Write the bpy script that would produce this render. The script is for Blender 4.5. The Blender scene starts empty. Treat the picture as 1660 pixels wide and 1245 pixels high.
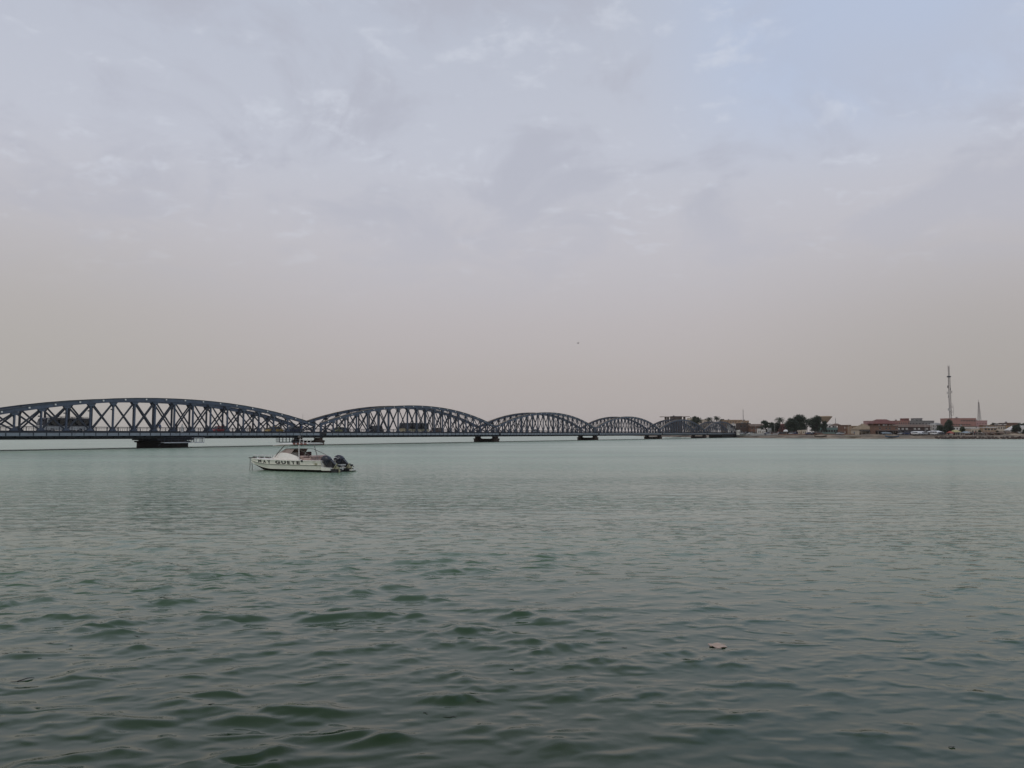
import bpy, math, random
import numpy as np
from mathutils import Vector, Matrix
random.seed(7)
S = bpy.context.scene
COL = S.collection
R = math.radians
PI = math.pi

# ------------------------------------------------------------------ camera
CAM_H = 2.7
PITCH = math.atan((703 - 622.5) / 1230.0)
FPX = 1230 * math.cos(PITCH)
cam_data = bpy.data.cameras.new('camera')
cam = bpy.data.objects.new('camera', cam_data)
COL.objects.link(cam)
cam_data.sensor_width = 36
cam_data.lens = 36 * FPX / 1660
cam_data.clip_start = 0.1
cam_data.clip_end = 20000
cam.location = (0, 0, CAM_H)
cam.rotation_euler = (R(90) + PITCH, 0, 0)
S.camera = cam
S.render.resolution_x = 1024
S.render.resolution_y = 768

def at(px, py, Y):
    """point of the world at distance Y seen at this place of the photograph"""
    f = Vector((0, math.cos(PITCH), math.sin(PITCH))); u = Vector((0, -math.sin(PITCH), math.cos(PITCH)))
    d = f * FPX + Vector((1, 0, 0)) * (px - 830) + u * (622.5 - py)
    return Vector((0, 0, CAM_H)) + d * (Y / d.y)
def gx(px, Y): return (px - 830) / 1230.0 * Y
def gz(py, Y): return CAM_H + (703 - py) / 1230.0 * Y

# ------------------------------------------------------------------ light
S.view_settings.view_transform = 'Standard'
S.view_settings.look = 'None'
S.view_settings.exposure = 0
S.view_settings.gamma = 1
SUN_EL, SUN_AZ = 48, 215          # high sun veiled by cloud, behind and left of the camera
W = bpy.data.worlds.new('World'); S.world = W; W.use_nodes = True
nt = W.node_tree; nt.nodes.clear()
def N(nt, typ, **kw):
    n = nt.nodes.new(typ)
    for k, v in kw.items():
        if k in n.inputs and not hasattr(n, k): n.inputs[k].default_value = v
        else: setattr(n, k, v)
    return n
def math_n(nt, op, a, b=None, clamp=False):
    n = nt.nodes.new('ShaderNodeMath'); n.operation = op; n.use_clamp = clamp
    for i, v in enumerate((a, b)):
        if v is None: continue
        if isinstance(v, (int, float)): n.inputs[i].default_value = v
        else: nt.links.new(v, n.inputs[i])
    return n.outputs[0]
def ramp_n(nt, fac, stops, mode='LINEAR'):
    n = nt.nodes.new('ShaderNodeValToRGB'); n.color_ramp.interpolation = mode
    el = n.color_ramp.elements
    while len(el) < len(stops): el.new(0.5)
    for e, (p, c) in zip(el, stops):
        e.position = p; e.color = (c[0], c[1], c[2], 1) if hasattr(c, '__len__') else (c, c, c, 1)
    nt.links.new(fac, n.inputs[0]); return n.outputs[0]
def mix_n(nt, fac, a, b, mode='MIX'):
    n = nt.nodes.new('ShaderNodeMix'); n.data_type = 'RGBA'; n.blend_type = mode
    for i, v in ((0, fac), (6, a), (7, b)):
        if isinstance(v, (int, float)): n.inputs[i].default_value = v
        elif isinstance(v, tuple): n.inputs[i].default_value = (*v, 1)
        else: nt.links.new(v, n.inputs[i])
    return n.outputs[2]
def maprange(nt, v, a, b, c=0.0, d=1.0, smooth=True):
    n = nt.nodes.new('ShaderNodeMapRange'); n.interpolation_type = 'SMOOTHSTEP' if smooth else 'LINEAR'
    nt.links.new(v, n.inputs[0])
    for i, x in zip((1, 2, 3, 4), (a, b, c, d)): n.inputs[i].default_value = x
    return n.outputs[0]
def srgb(r, g, b):
    f = lambda c: (c / 255 / 12.92) if c <= 10 else ((c / 255 + .055) / 1.055) ** 2.4
    return (f(r), f(g), f(b))

tc = N(nt, 'ShaderNodeTexCoord')
sep = N(nt, 'ShaderNodeSeparateXYZ'); nt.links.new(tc.outputs['Generated'], sep.inputs[0])
x, y, z = sep.outputs
base = ramp_n(nt, z, [(0.0, srgb(172, 165, 163)), (0.07, srgb(174, 167, 165)), (0.14, srgb(180, 174, 175)), (0.24, srgb(187, 185, 191)),
                      (0.35, srgb(188, 191, 202)), (0.52, srgb(180, 186, 200)), (0.72, srgb(163, 168, 176)), (1.0, srgb(148, 154, 160))])
# azimuth: warmer and duller to the left, clear blue high on the right
az = math_n(nt, 'ARCTAN2', x, y)
leftf = math_n(nt, 'MULTIPLY', maprange(nt, az, -0.12, -0.62), maprange(nt, z, 0.33, 0.02))
base = mix_n(nt, math_n(nt, 'MULTIPLY', leftf, 0.9), base, srgb(170, 166, 161))
rightf = math_n(nt, 'MULTIPLY', maprange(nt, az, 0.18, 0.6), maprange(nt, z, 0.30, 0.0))
base = mix_n(nt, rightf, base, srgb(163, 158, 154))
blue = math_n(nt, 'MULTIPLY', maprange(nt, az, 0.12, 0.42), maprange(nt, z, 0.28, 0.46))
# cloud sheets on a level layer overhead
den = math_n(nt, 'ADD', z, 0.20)
cu = math_n(nt, 'DIVIDE', x, den); cv = math_n(nt, 'DIVIDE', y, den)
cmb = N(nt, 'ShaderNodeCombineXYZ'); nt.links.new(cu, cmb.inputs[0]); nt.links.new(cv, cmb.inputs[1])
def cloud_noise(scale, detail, off, rough=0.55, dist=0.0, sx=1.0, sy=1.0, rot=0.0):
    mp = N(nt, 'ShaderNodeMapping'); mp.inputs['Location'].default_value = (off, off * 0.7, off)
    mp.inputs['Scale'].default_value = (sx, sy, 1); mp.inputs['Rotation'].default_value = (0, 0, rot)
    nt.links.new(cmb.outputs[0], mp.inputs[0])
    n = N(nt, 'ShaderNodeTexNoise'); n.inputs['Scale'].default_value = scale; n.inputs['Detail'].default_value = detail
    n.inputs['Roughness'].default_value = rough; n.inputs['Distortion'].default_value = dist
    nt.links.new(mp.outputs[0], n.inputs['Vector']); return n.outputs[0]
n1 = cloud_noise(2.9, 9, 4.4, 0.60, 0.5, 1.0, 0.85, 0.5)
n2 = cloud_noise(9.0, 8, 9.4, 0.62, 0.3, 1.0, 1.15, 0.4)
n3 = cloud_noise(0.7, 3, 21.0)
hgt = maprange(nt, z, 0.14, 0.34)
blue2 = math_n(nt, 'MULTIPLY', blue, maprange(nt, n3, 0.2, 0.5))
base = mix_n(nt, math_n(nt, 'MULTIPLY', blue2, 0.9), base, srgb(177, 192, 218))
cov = maprange(nt, n1, 0.44, 0.62)                      # grey sheets
cov = math_n(nt, 'MULTIPLY', cov, hgt)
cov = math_n(nt, 'MULTIPLY', cov, math_n(nt, 'SUBTRACT', 1.0, math_n(nt, 'MULTIPLY', blue, 0.75)))
sky_c = mix_n(nt, math_n(nt, 'MULTIPLY', cov, 0.60), base, srgb(172, 174, 186))
edge = math_n(nt, 'MULTIPLY', maprange(nt, n2, 0.53, 0.72), hgt)     # brighter torn edges
edge = math_n(nt, 'MULTIPLY', edge, maprange(nt, n1, 0.62, 0.50))
sky_c = mix_n(nt, math_n(nt, 'MULTIPLY', edge, 0.45), sky_c, srgb(206, 210, 220))
sk = N(nt, 'ShaderNodeTexSky'); sk.sky_type = 'NISHITA'; sk.sun_disc = False
sk.sun_elevation = R(SUN_EL); sk.sun_rotation = R(SUN_AZ); sk.dust_density = 4; sk.air_density = 1.0
bg1 = N(nt, 'ShaderNodeBackground'); nt.links.new(sk.outputs[0], bg1.inputs[0]); bg1.inputs[1].default_value = 0.06
bg2 = N(nt, 'ShaderNodeBackground'); nt.links.new(sky_c, bg2.inputs[0]); bg2.inputs[1].default_value = 1.15
mx = N(nt, 'ShaderNodeMixShader'); mx.inputs[0].default_value = 0.90
nt.links.new(bg1.outputs[0], mx.inputs[1]); nt.links.new(bg2.outputs[0], mx.inputs[2])
wo = N(nt, 'ShaderNodeOutputWorld'); nt.links.new(mx.outputs[0], wo.inputs[0])

sl = bpy.data.lights.new('sun', 'SUN'); sl.energy = 0.55; sl.angle = R(25); sl.color = (1.0, 0.95, 0.88)
so = bpy.data.objects.new('sun', sl); COL.objects.link(so)
sd = Vector((math.sin(R(SUN_AZ)) * math.cos(R(SUN_EL)), math.cos(R(SUN_AZ)) * math.cos(R(SUN_EL)), math.sin(R(SUN_EL))))
so.rotation_euler = sd.to_track_quat('Z', 'Y').to_euler()

# ------------------------------------------------------------------ helpers
MATS = {}
def mat(name, col, rough=0.7, var=0.12, scale=1.5, metal=0.0, stain=None, stain_amt=0.0, stain_scale=0.8, bump=0.0, coords='Object', spec=0.5, scl=(1, 1, 1)):
    if name in MATS: return MATS[name]
    m = bpy.data.materials.new(name); m.use_nodes = True; t = m.node_tree
    b = t.nodes['Principled BSDF']; b.inputs['Roughness'].default_value = rough; b.inputs['Metallic'].default_value = metal
    b.inputs['Specular IOR Level'].default_value = spec
    c = N(t, 'ShaderNodeTexCoord')
    mp = N(t, 'ShaderNodeMapping'); mp.inputs['Scale'].default_value = scl; t.links.new(c.outputs[coords], mp.inputs[0])
    n = N(t, 'ShaderNodeTexNoise'); n.inputs['Scale'].default_value = scale; n.inputs['Detail'].default_value = 6; n.inputs['Roughness'].default_value = 0.6
    t.links.new(mp.outputs[0], n.inputs['Vector'])
    lo = tuple(max(0, k * (1 - var)) for k in col); hi = tuple(min(1, k * (1 + var)) for k in col)
    out = ramp_n(t, n.outputs[0], [(0.3, lo), (0.7, hi)])
    if stain:
        n2 = N(t, 'ShaderNodeTexNoise'); n2.inputs['Scale'].default_value = stain_scale; n2.inputs['Detail'].default_value = 8; n2.inputs['Roughness'].default_value = 0.7
        t.links.new(mp.outputs[0], n2.inputs['Vector'])
        f = maprange(t, n2.outputs[0], 0.52, 0.68)
        out = mix_n(t, math_n(t, 'MULTIPLY', f, stain_amt), out, tuple(stain))
    t.links.new(out, b.inputs['Base Color'])
    if bump:
        bp = N(t, 'ShaderNodeBump'); bp.inputs['Strength'].default_value = bump; bp.inputs['Distance'].default_value = 0.05
        t.links.new(n.outputs[0], bp.inputs['Height']); t.links.new(bp.outputs[0], b.inputs['Normal'])
    MATS[name] = m; return m

class MB:
    def __init__(s): s.v = []; s.f = []; s.m = []; s.mi = 0
    def add(s, vs, fs):
        o = len(s.v); s.v += [tuple(p) for p in vs]
        for f in fs: s.f.append(tuple(o + i for i in f)); s.m.append(s.mi)
        return s
    def box(s, x0, x1, y0, y1, z0, z1, T=None):
        vs = [(x, y, z) for z in (z0, z1) for y in (y0, y1) for x in (x0, x1)]
        if T: vs = [T(*p) for p in vs]
        return s.add(vs, [(0, 2, 3, 1), (4, 5, 7, 6), (0, 1, 5, 4), (2, 6, 7, 3), (0, 4, 6, 2), (1, 3, 7, 5)])
    def beam(s, a, b, w, h, up=(0, 0, 1)):
        a = Vector(a); b = Vector(b); d = (b - a)
        if d.length < 1e-6: return s
        d.normalize(); u = Vector(up)
        r = d.cross(u)
        if r.length < 1e-4: r = d.cross(Vector((1, 0, 0)))
        r.normalize(); u = r.cross(d).normalized()
        vs = [p + r * (i * w / 2) + u * (j * h / 2) for p in (a, b) for j in (-1, 1) for i in (-1, 1)]
        return s.add(vs, [(0, 1, 3, 2), (4, 6, 7, 5), (0, 4, 5, 1), (2, 3, 7, 6), (0, 2, 6, 4), (1, 5, 7, 3)])
    def tube(s, pts, r, seg=8, caps=True):
        pts = [Vector(p) for p in pts]; rr = r if hasattr(r, '__len__') else [r] * len(pts)
        vs = []; prev = None
        for i, p in enumerate(pts):
            d = (pts[min(i + 1, len(pts) - 1)] - pts[max(i - 1, 0)]).normalized()
            a = d.cross(Vector((0, 0, 1)) if abs(d.z) < 0.9 else Vector((1, 0, 0))).normalized() if prev is None else (prev - d * prev.dot(d)).normalized()
            prev = a; b = d.cross(a)
            vs += [p + a * rr[i] * math.cos(2 * PI * k / seg) + b * rr[i] * math.sin(2 * PI * k / seg) for k in range(seg)]
        fs = [(i * seg + k, i * seg + (k + 1) % seg, (i + 1) * seg + (k + 1) % seg, (i + 1) * seg + k) for i in range(len(pts) - 1) for k in range(seg)]
        if caps: fs += [tuple(range(seg))[::-1], tuple((len(pts) - 1) * seg + k for k in range(seg))]
        return s.add(vs, fs)
    def lathe(s, prof, c=(0, 0, 0), seg=20, sq=1.0):
        vs = [(c[0] + r * math.cos(2 * PI * k / seg), c[1] + sq * r * math.sin(2 * PI * k / seg), c[2] + z) for r, z in prof for k in range(seg)]
        n = len(prof)
        fs = [(i * seg + k, i * seg + (k + 1) % seg, (i + 1) * seg + (k + 1) % seg, (i + 1) * seg + k) for i in range(n - 1) for k in range(seg)]
        fs += [tuple(range(seg))[::-1], tuple((n - 1) * seg + k for k in range(seg))]
        return s.add(vs, fs)
    def prism(s, poly, axis_a, axis_b, T=None):
        """poly: 2-D points (u, v) ; extruded along third axis from axis_a to axis_b; T(u, w, v)"""
        n = len(poly); T = T or (lambda u, w, v: (u, w, v))
        vs = [T(u, axis_a, v) for u, v in poly] + [T(u, axis_b, v) for u, v in poly]
        return s.add(vs, [tuple(range(n)), tuple(range(2 * n - 1, n - 1, -1))] + [(i, i + n, (i + 1) % n + n, (i + 1) % n) for i in range(n)])
    def loft(s, rings, closed=True, caps=True):
        n = len(rings[0]); vs = [p for r in rings for p in r]; m = n if closed else n - 1
        fs = [(i * n + k, i * n + (k + 1) % n, (i + 1) * n + (k + 1) % n, (i + 1) * n + k) for i in range(len(rings) - 1) for k in range(m)]
        if caps and closed: fs += [tuple(range(n))[::-1], tuple((len(rings) - 1) * n + k for k in range(n))]
        return s.add(vs, fs)
    def build(s, name, mats, parent=None, smooth=False, fix=True):
        me = bpy.data.meshes.new(name); me.from_pydata(s.v, [], s.f)
        if not hasattr(mats, '__len__'): mats = [mats]
        for m in mats: me.materials.append(m)
        if len(mats) > 1: me.polygons.foreach_set('material_index', s.m)
        me.validate(); me.update()
        if fix:
            import bmesh
            bm = bmesh.new(); bm.from_mesh(me); bmesh.ops.recalc_face_normals(bm, faces=bm.faces); bm.to_mesh(me); bm.free()
        if smooth:
            me.polygons.foreach_set('use_smooth', [True] * len(me.polygons))
            if smooth != 'full': me.set_sharp_from_angle(angle=R(smooth if smooth is not True else 40))
        o = bpy.data.objects.new(name, me); COL.objects.link(o)
        if parent: o.parent = parent
        return o
def tag(o, label=None, cat=None, group=None, kind=None):
    if label: o['label'] = label
    if cat: o['category'] = cat
    if group: o['group'] = group
    if kind: o['kind'] = kind
    return o
def thing(name, label, cat, loc=(0, 0, 0), rz=0, group=None, scale=None):
    o = bpy.data.objects.new(name, None); COL.objects.link(o); o.location = loc; o.rotation_euler = (0, 0, rz)
    o.empty_display_size = 0.3
    if scale: o.scale = scale
    return tag(o, label, cat, group)
def copy_tree(o, parent=None):
    c = o.copy(); COL.objects.link(c)
    if parent: c.parent = parent
    for ch in list(o.children): copy_tree(ch, c)
    return c
BTH = math.atan(720 / 1230.0)
# ------------------------------------------------------------------ water
def water_material():
    m = bpy.data.materials.new('river_water'); m.use_nodes = True; t = m.node_tree
    b = t.nodes['Principled BSDF']
    b.inputs['Roughness'].default_value = 0.06; b.inputs['IOR'].default_value = 1.333
    geo = N(t, 'ShaderNodeNewGeometry')
    pos = geo.outputs['Position']
    # murky green body colour, drifting a little from place to place
    mp = N(t, 'ShaderNodeMapping'); mp.inputs['Scale'].default_value = (0.02, 0.05, 1); t.links.new(pos, mp.inputs[0])
    n = N(t, 'ShaderNodeTexNoise'); n.inputs['Scale'].default_value = 1.0; n.inputs['Detail'].default_value = 4; t.links.new(mp.outputs[0], n.inputs['Vector'])
    c = ramp_n(t, n.outputs[0], [(0.35, WATER_A), (0.65, WATER_B)])
    # slopes from a height field sampled at world positions
    sepp = N(t, 'ShaderNodeSeparateXYZ'); t.links.new(pos, sepp.inputs[0])
    length = N(t, 'ShaderNodeVectorMath', operation='LENGTH'); t.links.new(pos, length.inputs[0])
    ro = maprange(t, length.outputs['Value'], 8, 90, 0.05, 0.26, False)
    # strip of extra roughness added under the deck to darken the water there
    dt = N(t, 'ShaderNodeVectorMath', operation='DOT_PRODUCT'); t.links.new(pos, dt.inputs[0]); dt.inputs[1].default_value = (-math.cos(BTH), math.sin(BTH), 0)
    off = math_n(t, 'SUBTRACT', dt.outputs['Value'], 44.9 * math.cos(BTH) + 177.0 * math.sin(BTH))
    strip = math_n(t, 'MULTIPLY', maprange(t, off, -5.5, -1.0), maprange(t, off, 9.5, 7.0)); 
    ro = math_n(t, 'ADD', ro, math_n(t, 'MULTIPLY', strip, 0.42)); t.links.new(ro, b.inputs['Roughness'])
    dist = maprange(t, length.outputs['Value'], 0, 150, 0, 1, False)      # quay shade close by and brightness far out painted into the body colour
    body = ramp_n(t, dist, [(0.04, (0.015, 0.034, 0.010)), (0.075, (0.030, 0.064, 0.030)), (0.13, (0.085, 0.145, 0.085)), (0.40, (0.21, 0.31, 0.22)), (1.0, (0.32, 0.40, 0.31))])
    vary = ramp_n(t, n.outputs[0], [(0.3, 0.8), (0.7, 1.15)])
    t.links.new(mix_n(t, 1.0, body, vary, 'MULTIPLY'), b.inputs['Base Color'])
    far = maprange(t, length.outputs['Value'], 11, 30)
    # calmer and rougher water in broad patches; calmer towards the right bank
    mp2 = N(t, 'ShaderNodeMapping'); mp2.inputs['Scale'].default_value = (0.035, 0.09, 1); mp2.inputs['Rotation'].default_value = (0, 0, 0.25); t.links.new(pos, mp2.inputs[0])
    pn = N(t, 'ShaderNodeTexNoise'); pn.inputs['Scale'].default_value = 1.0; pn.inputs['Detail'].default_value = 3; t.links.new(mp2.outputs[0], pn.inputs['Vector'])
    wind = maprange(t, pn.outputs[0], 0.36, 0.62, 0.25, 1.1)
    azr = math_n(t, 'ARCTAN2', sepp.outputs[0], sepp.outputs[1])
    calm = maprange(t, azr, 0.02, 0.38, 1.0, 0.6)
    wind = math_n(t, 'MULTIPLY', wind, calm)
    wind = math_n(t, 'MULTIPLY', wind, maprange(t, length.outputs['Value'], 8, 24, 0.5, 1.0))
    def layer(scale, sx, sy, rot, detail, rough, amp, off, peak=None):
        outs = []
        for dx, dy in ((0, 0), (1, 0), (0, 1)):
            e = 0.02 / scale * 2
            add = N(t, 'ShaderNodeVectorMath', operation='ADD'); t.links.new(pos, add.inputs[0]); add.inputs[1].default_value = (dx * e + off, dy * e, 0)
            mpp = N(t, 'ShaderNodeMapping'); mpp.inputs['Scale'].default_value = (sx, sy, 0); mpp.inputs['Rotation'].default_value = (0, 0, rot); t.links.new(add.outputs[0], mpp.inputs[0])
            nn = N(t, 'ShaderNodeTexNoise'); nn.noise_dimensions = '2D'; nn.inputs['Scale'].default_value = scale; nn.inputs['Detail'].default_value = detail; nn.inputs['Roughness'].default_value = rough
            nn.inputs['Distortion'].default_value = 0.0
            t.links.new(mpp.outputs[0], nn.inputs['Vector']); outs.append(maprange(t, nn.outputs[0], peak[0], peak[1]) if peak else nn.outputs[0])
        gxx = math_n(t, 'MULTIPLY', math_n(t, 'SUBTRACT', outs[1], outs[0]), amp / e)
        gyy = math_n(t, 'MULTIPLY', math_n(t, 'SUBTRACT', outs[2], outs[0]), amp / e)
        return gxx, gyy
    fx, fy = layer(1.0, 2.0, 3.6, 0.10, 1.0, 0.5, RIP_AMP, 0, (0.50, 0.92))           # ripples
    mx_, my_ = layer(1.0, 0.45, 1.25, -0.15, 1.0, 0.5, MED_AMP, 37)     # wavelets beyond the modelled ones
    fx = math_n(t, 'MULTIPLY', fx, wind); fy = math_n(t, 'MULTIPLY', fy, wind)
    f2x, f2y = layer(1.0, 6.0, 11.0, -0.2, 0.0, 0.5, RIP2_AMP, 11, (0.45, 0.95))
    fx = math_n(t, 'ADD', fx, math_n(t, 'MULTIPLY', f2x, wind)); fy = math_n(t, 'ADD', fy, math_n(t, 'MULTIPLY', f2y, wind))
    mw = math_n(t, 'MULTIPLY', far, math_n(t, 'ADD', math_n(t, 'MULTIPLY', wind, 0.6), 0.4))
    mx_ = math_n(t, 'MULTIPLY', mx_, mw); my_ = math_n(t, 'MULTIPLY', my_, mw)
    sxx = math_n(t, 'MULTIPLY', math_n(t, 'ADD', fx, mx_), -1.0); syy = math_n(t, 'MULTIPLY', math_n(t, 'ADD', fy, my_), -1.0)
    cb = N(t, 'ShaderNodeCombineXYZ'); t.links.new(sxx, cb.inputs[0]); t.links.new(syy, cb.inputs[1])
    ad = N(t, 'ShaderNodeVectorMath', operation='ADD'); t.links.new(geo.outputs['Normal'], ad.inputs[0]); t.links.new(cb.outputs[0], ad.inputs[1])
    nm = N(t, 'ShaderNodeVectorMath', operation='NORMALIZE'); t.links.new(ad.outputs[0], nm.inputs[0])
    t.links.new(nm.outputs[0], b.inputs['Normal'])
    return m
WATER_A, WATER_B = (0.032, 0.056, 0.034), (0.042, 0.070, 0.044)
RIP_AMP, RIP2_AMP, MED_AMP = 0.085, 0.009, 0.12

def water_mesh():
    rng = np.random.RandomState(5)
    fa = np.linspace(R(-41), R(41), 1150)
    ca = np.linspace(R(41), R(360 - 41), 60)[1:-1]
    ang = np.concatenate([fa, ca])
    k = 757 * 2.7
    near = np.array([0.6, 1.5, 2.5, 3.3, 4.0, 4.5])
    inv = np.arange(1 / 5.0, 1 / 60.0, -0.72 / k)
    mid = 1 / inv
    farr = np.geomspace(mid[-1] * 1.03, 2500, 90)
    r = np.concatenate([near, mid, farr])
    A, Rr = np.meshgrid(ang, r)
    X = np.sin(A) * Rr; Yc = np.cos(A) * Rr
    dr = np.gradient(r)[:, None] * np.ones_like(A)
    Z = np.zeros_like(X)
    # patches of stronger and weaker chop
    def lump(seed, sc):
        g = np.random.RandomState(seed); out = np.zeros_like(X)
        for i in range(6):
            th = g.uniform(0, 2 * PI); kk = 2 * PI / (sc * g.uniform(0.7, 1.8))
            out += np.sin(kk * (X * math.cos(th) * 0.6 + Yc * math.sin(th)) + g.uniform(0, 6.28))
        return out / 2.4
    lumps = [np.clip(0.60 + 0.6 * lump(s, sc), 0.05, 1.8) for s, sc in ((1, 4.5), (2, 3), (3, 6.5), (4, 3.8))]
    sidecalm = 1.0 - 0.6 * np.clip((A - 0.02) / 0.40, 0, 1)
    fade_r = np.clip((34 - Rr) / 22, 0, 1); fade_a = np.clip((R(41) - np.abs(np.where(A > PI, A - 2 * PI, A))) / R(2), 0, 1)
    nw = 96
    for i in range(nw):
        lam = 0.20 * (1.9 / 0.20) ** ((i + rng.uniform(0, 1)) / nw)
        th = R(-90) + rng.normal(0, R(34)) + R(8)
        if i % 6 == 0: th += R(rng.choice([-60, 55]))
        kk = 2 * PI / lam
        slope = 0.029 if lam < 0.85 else 0.029 * (0.85 / lam) ** 0.8
        amp = slope / kk
        ph = kk * (X * math.cos(th) + Yc * math.sin(th)) + rng.uniform(0, 2 * PI)
        lod = np.clip((lam / dr - 3.0) / 3.0, 0, 1)
        w = lumps[i % 4]
        Z += amp * w * lod * (np.sin(ph) + 0.18 * np.sin(2 * ph + 1.2))
    sdev = Z[r.searchsorted(8):r.searchsorted(14)].std()
    Z = sdev * (np.exp(np.clip(0.6 * Z / sdev, -4, 1.4)) - 1.2)
    Z *= 1.28 * WAVE * fade_r * fade_a * sidecalm
    nr, na = X.shape
    co = np.stack([X, Yc, Z], -1).reshape(-1, 3)
    co = np.vstack([co, [[0, 0, 0]]])
    i0 = (np.arange(nr - 1)[:, None] * na + np.arange(na)[None, :])
    i1 = (np.arange(nr - 1)[:, None] * na + (np.arange(na)[None, :] + 1) % na)
    q = np.stack([i0, i0 + na, i1 + na, i1], -1).reshape(-1, 4)
    c = len(co) - 1
    tri = np.stack([np.full(na, c), np.arange(na), (np.arange(na) + 1) % na], -1)
    me = bpy.data.meshes.new('river')
    nv = len(co); nl = q.size + tri.size; npoly = len(q) + len(tri)
    me.vertices.add(nv); me.vertices.foreach_set('co', co.astype(np.float32).ravel())
    me.loops.add(nl); me.loops.foreach_set('vertex_index', np.concatenate([q.ravel(), tri.ravel()]).astype(np.int32))
    me.polygons.add(npoly)
    st = np.concatenate([np.arange(len(q)) * 4, q.size + np.arange(len(tri)) * 3]).astype(np.int32)
    me.polygons.foreach_set('loop_start', st)
    me.polygons.foreach_set('use_smooth', np.ones(npoly, bool))
    me.update(calc_edges=True); me.validate()
    return me
WAVE = 1.0
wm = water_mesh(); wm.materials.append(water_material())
wo_ = bpy.data.objects.new('water', wm); COL.objects.link(wo_)
tag(wo_, 'rippled grey green river surface', None, None, 'structure')
# ------------------------------------------------------------------ bridge
BO = Vector((-44.9, 177.0, 0)); TH = math.atan(720 / 1230.0)
BD = Vector((math.sin(TH), math.cos(TH), 0)); BN = Vector((-math.cos(TH), math.sin(TH), 0))
BL = 78.27
def bp(s, n, z): return BO + BD * s + BN * n + Vector((0, 0, z))
BROT = math.atan2(BD.y, BD.x)
m_steel = mat('blue_grey_steel', (0.085, 0.108, 0.150), 0.55, 0.18, 0.5, stain=(0.05, 0.04, 0.035), stain_amt=0.5, stain_scale=0.6)
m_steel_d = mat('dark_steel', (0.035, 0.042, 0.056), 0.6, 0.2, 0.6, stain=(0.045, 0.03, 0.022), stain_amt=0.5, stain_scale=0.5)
m_flange = mat('weathered_flange', (0.05, 0.06, 0.065), 0.75, 0.3, 0.4, stain=(0.16, 0.10, 0.045), stain_amt=0.75, stain_scale=0.12)
m_fascia = mat('pale_fascia_paint', (0.24, 0.27, 0.30), 0.55, 0.12, 0.4, stain=(0.07, 0.06, 0.05), stain_amt=0.5, stain_scale=0.5)
m_asph = mat('bridge_road_asphalt', (0.05, 0.05, 0.052), 0.9, 0.2, 1.0)
m_walk = mat('walkway_boards', (0.10, 0.085, 0.07), 0.85, 0.25, 1.2)
m_lampw = mat('floodlight_glass', (0.75, 0.74, 0.7), 0.3, 0.05, 1)
m_lamps = mat('floodlight_case', (0.3, 0.3, 0.3), 0.5, 0.1, 1)
m_stone = mat('pier_stone', (0.055, 0.036, 0.027), 0.9, 0.35, 1.3, stain=(0.13, 0.075, 0.04), stain_amt=0.7, stain_scale=0.5, bump=0.6)
m_stone_d = mat('wet_black_stone', (0.016, 0.013, 0.011), 0.85, 0.4, 1.3, stain=(0.05, 0.016, 0.012), stain_amt=0.6, stain_scale=0.4, bump=0.6)
WID = 6.5
m_flange2 = mat('rusty_tan_flange', (0.15, 0.115, 0.08), 0.75, 0.3, 0.4, stain=(0.24, 0.13, 0.06), stain_amt=0.75, stain_scale=0.12)
Z_DECK = 2.78

def top_z(u, crown, ez):            # u: -1 .. 1 along the span
    return ez + (crown - ez) * (1 - abs(u) ** 2.08)

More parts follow.
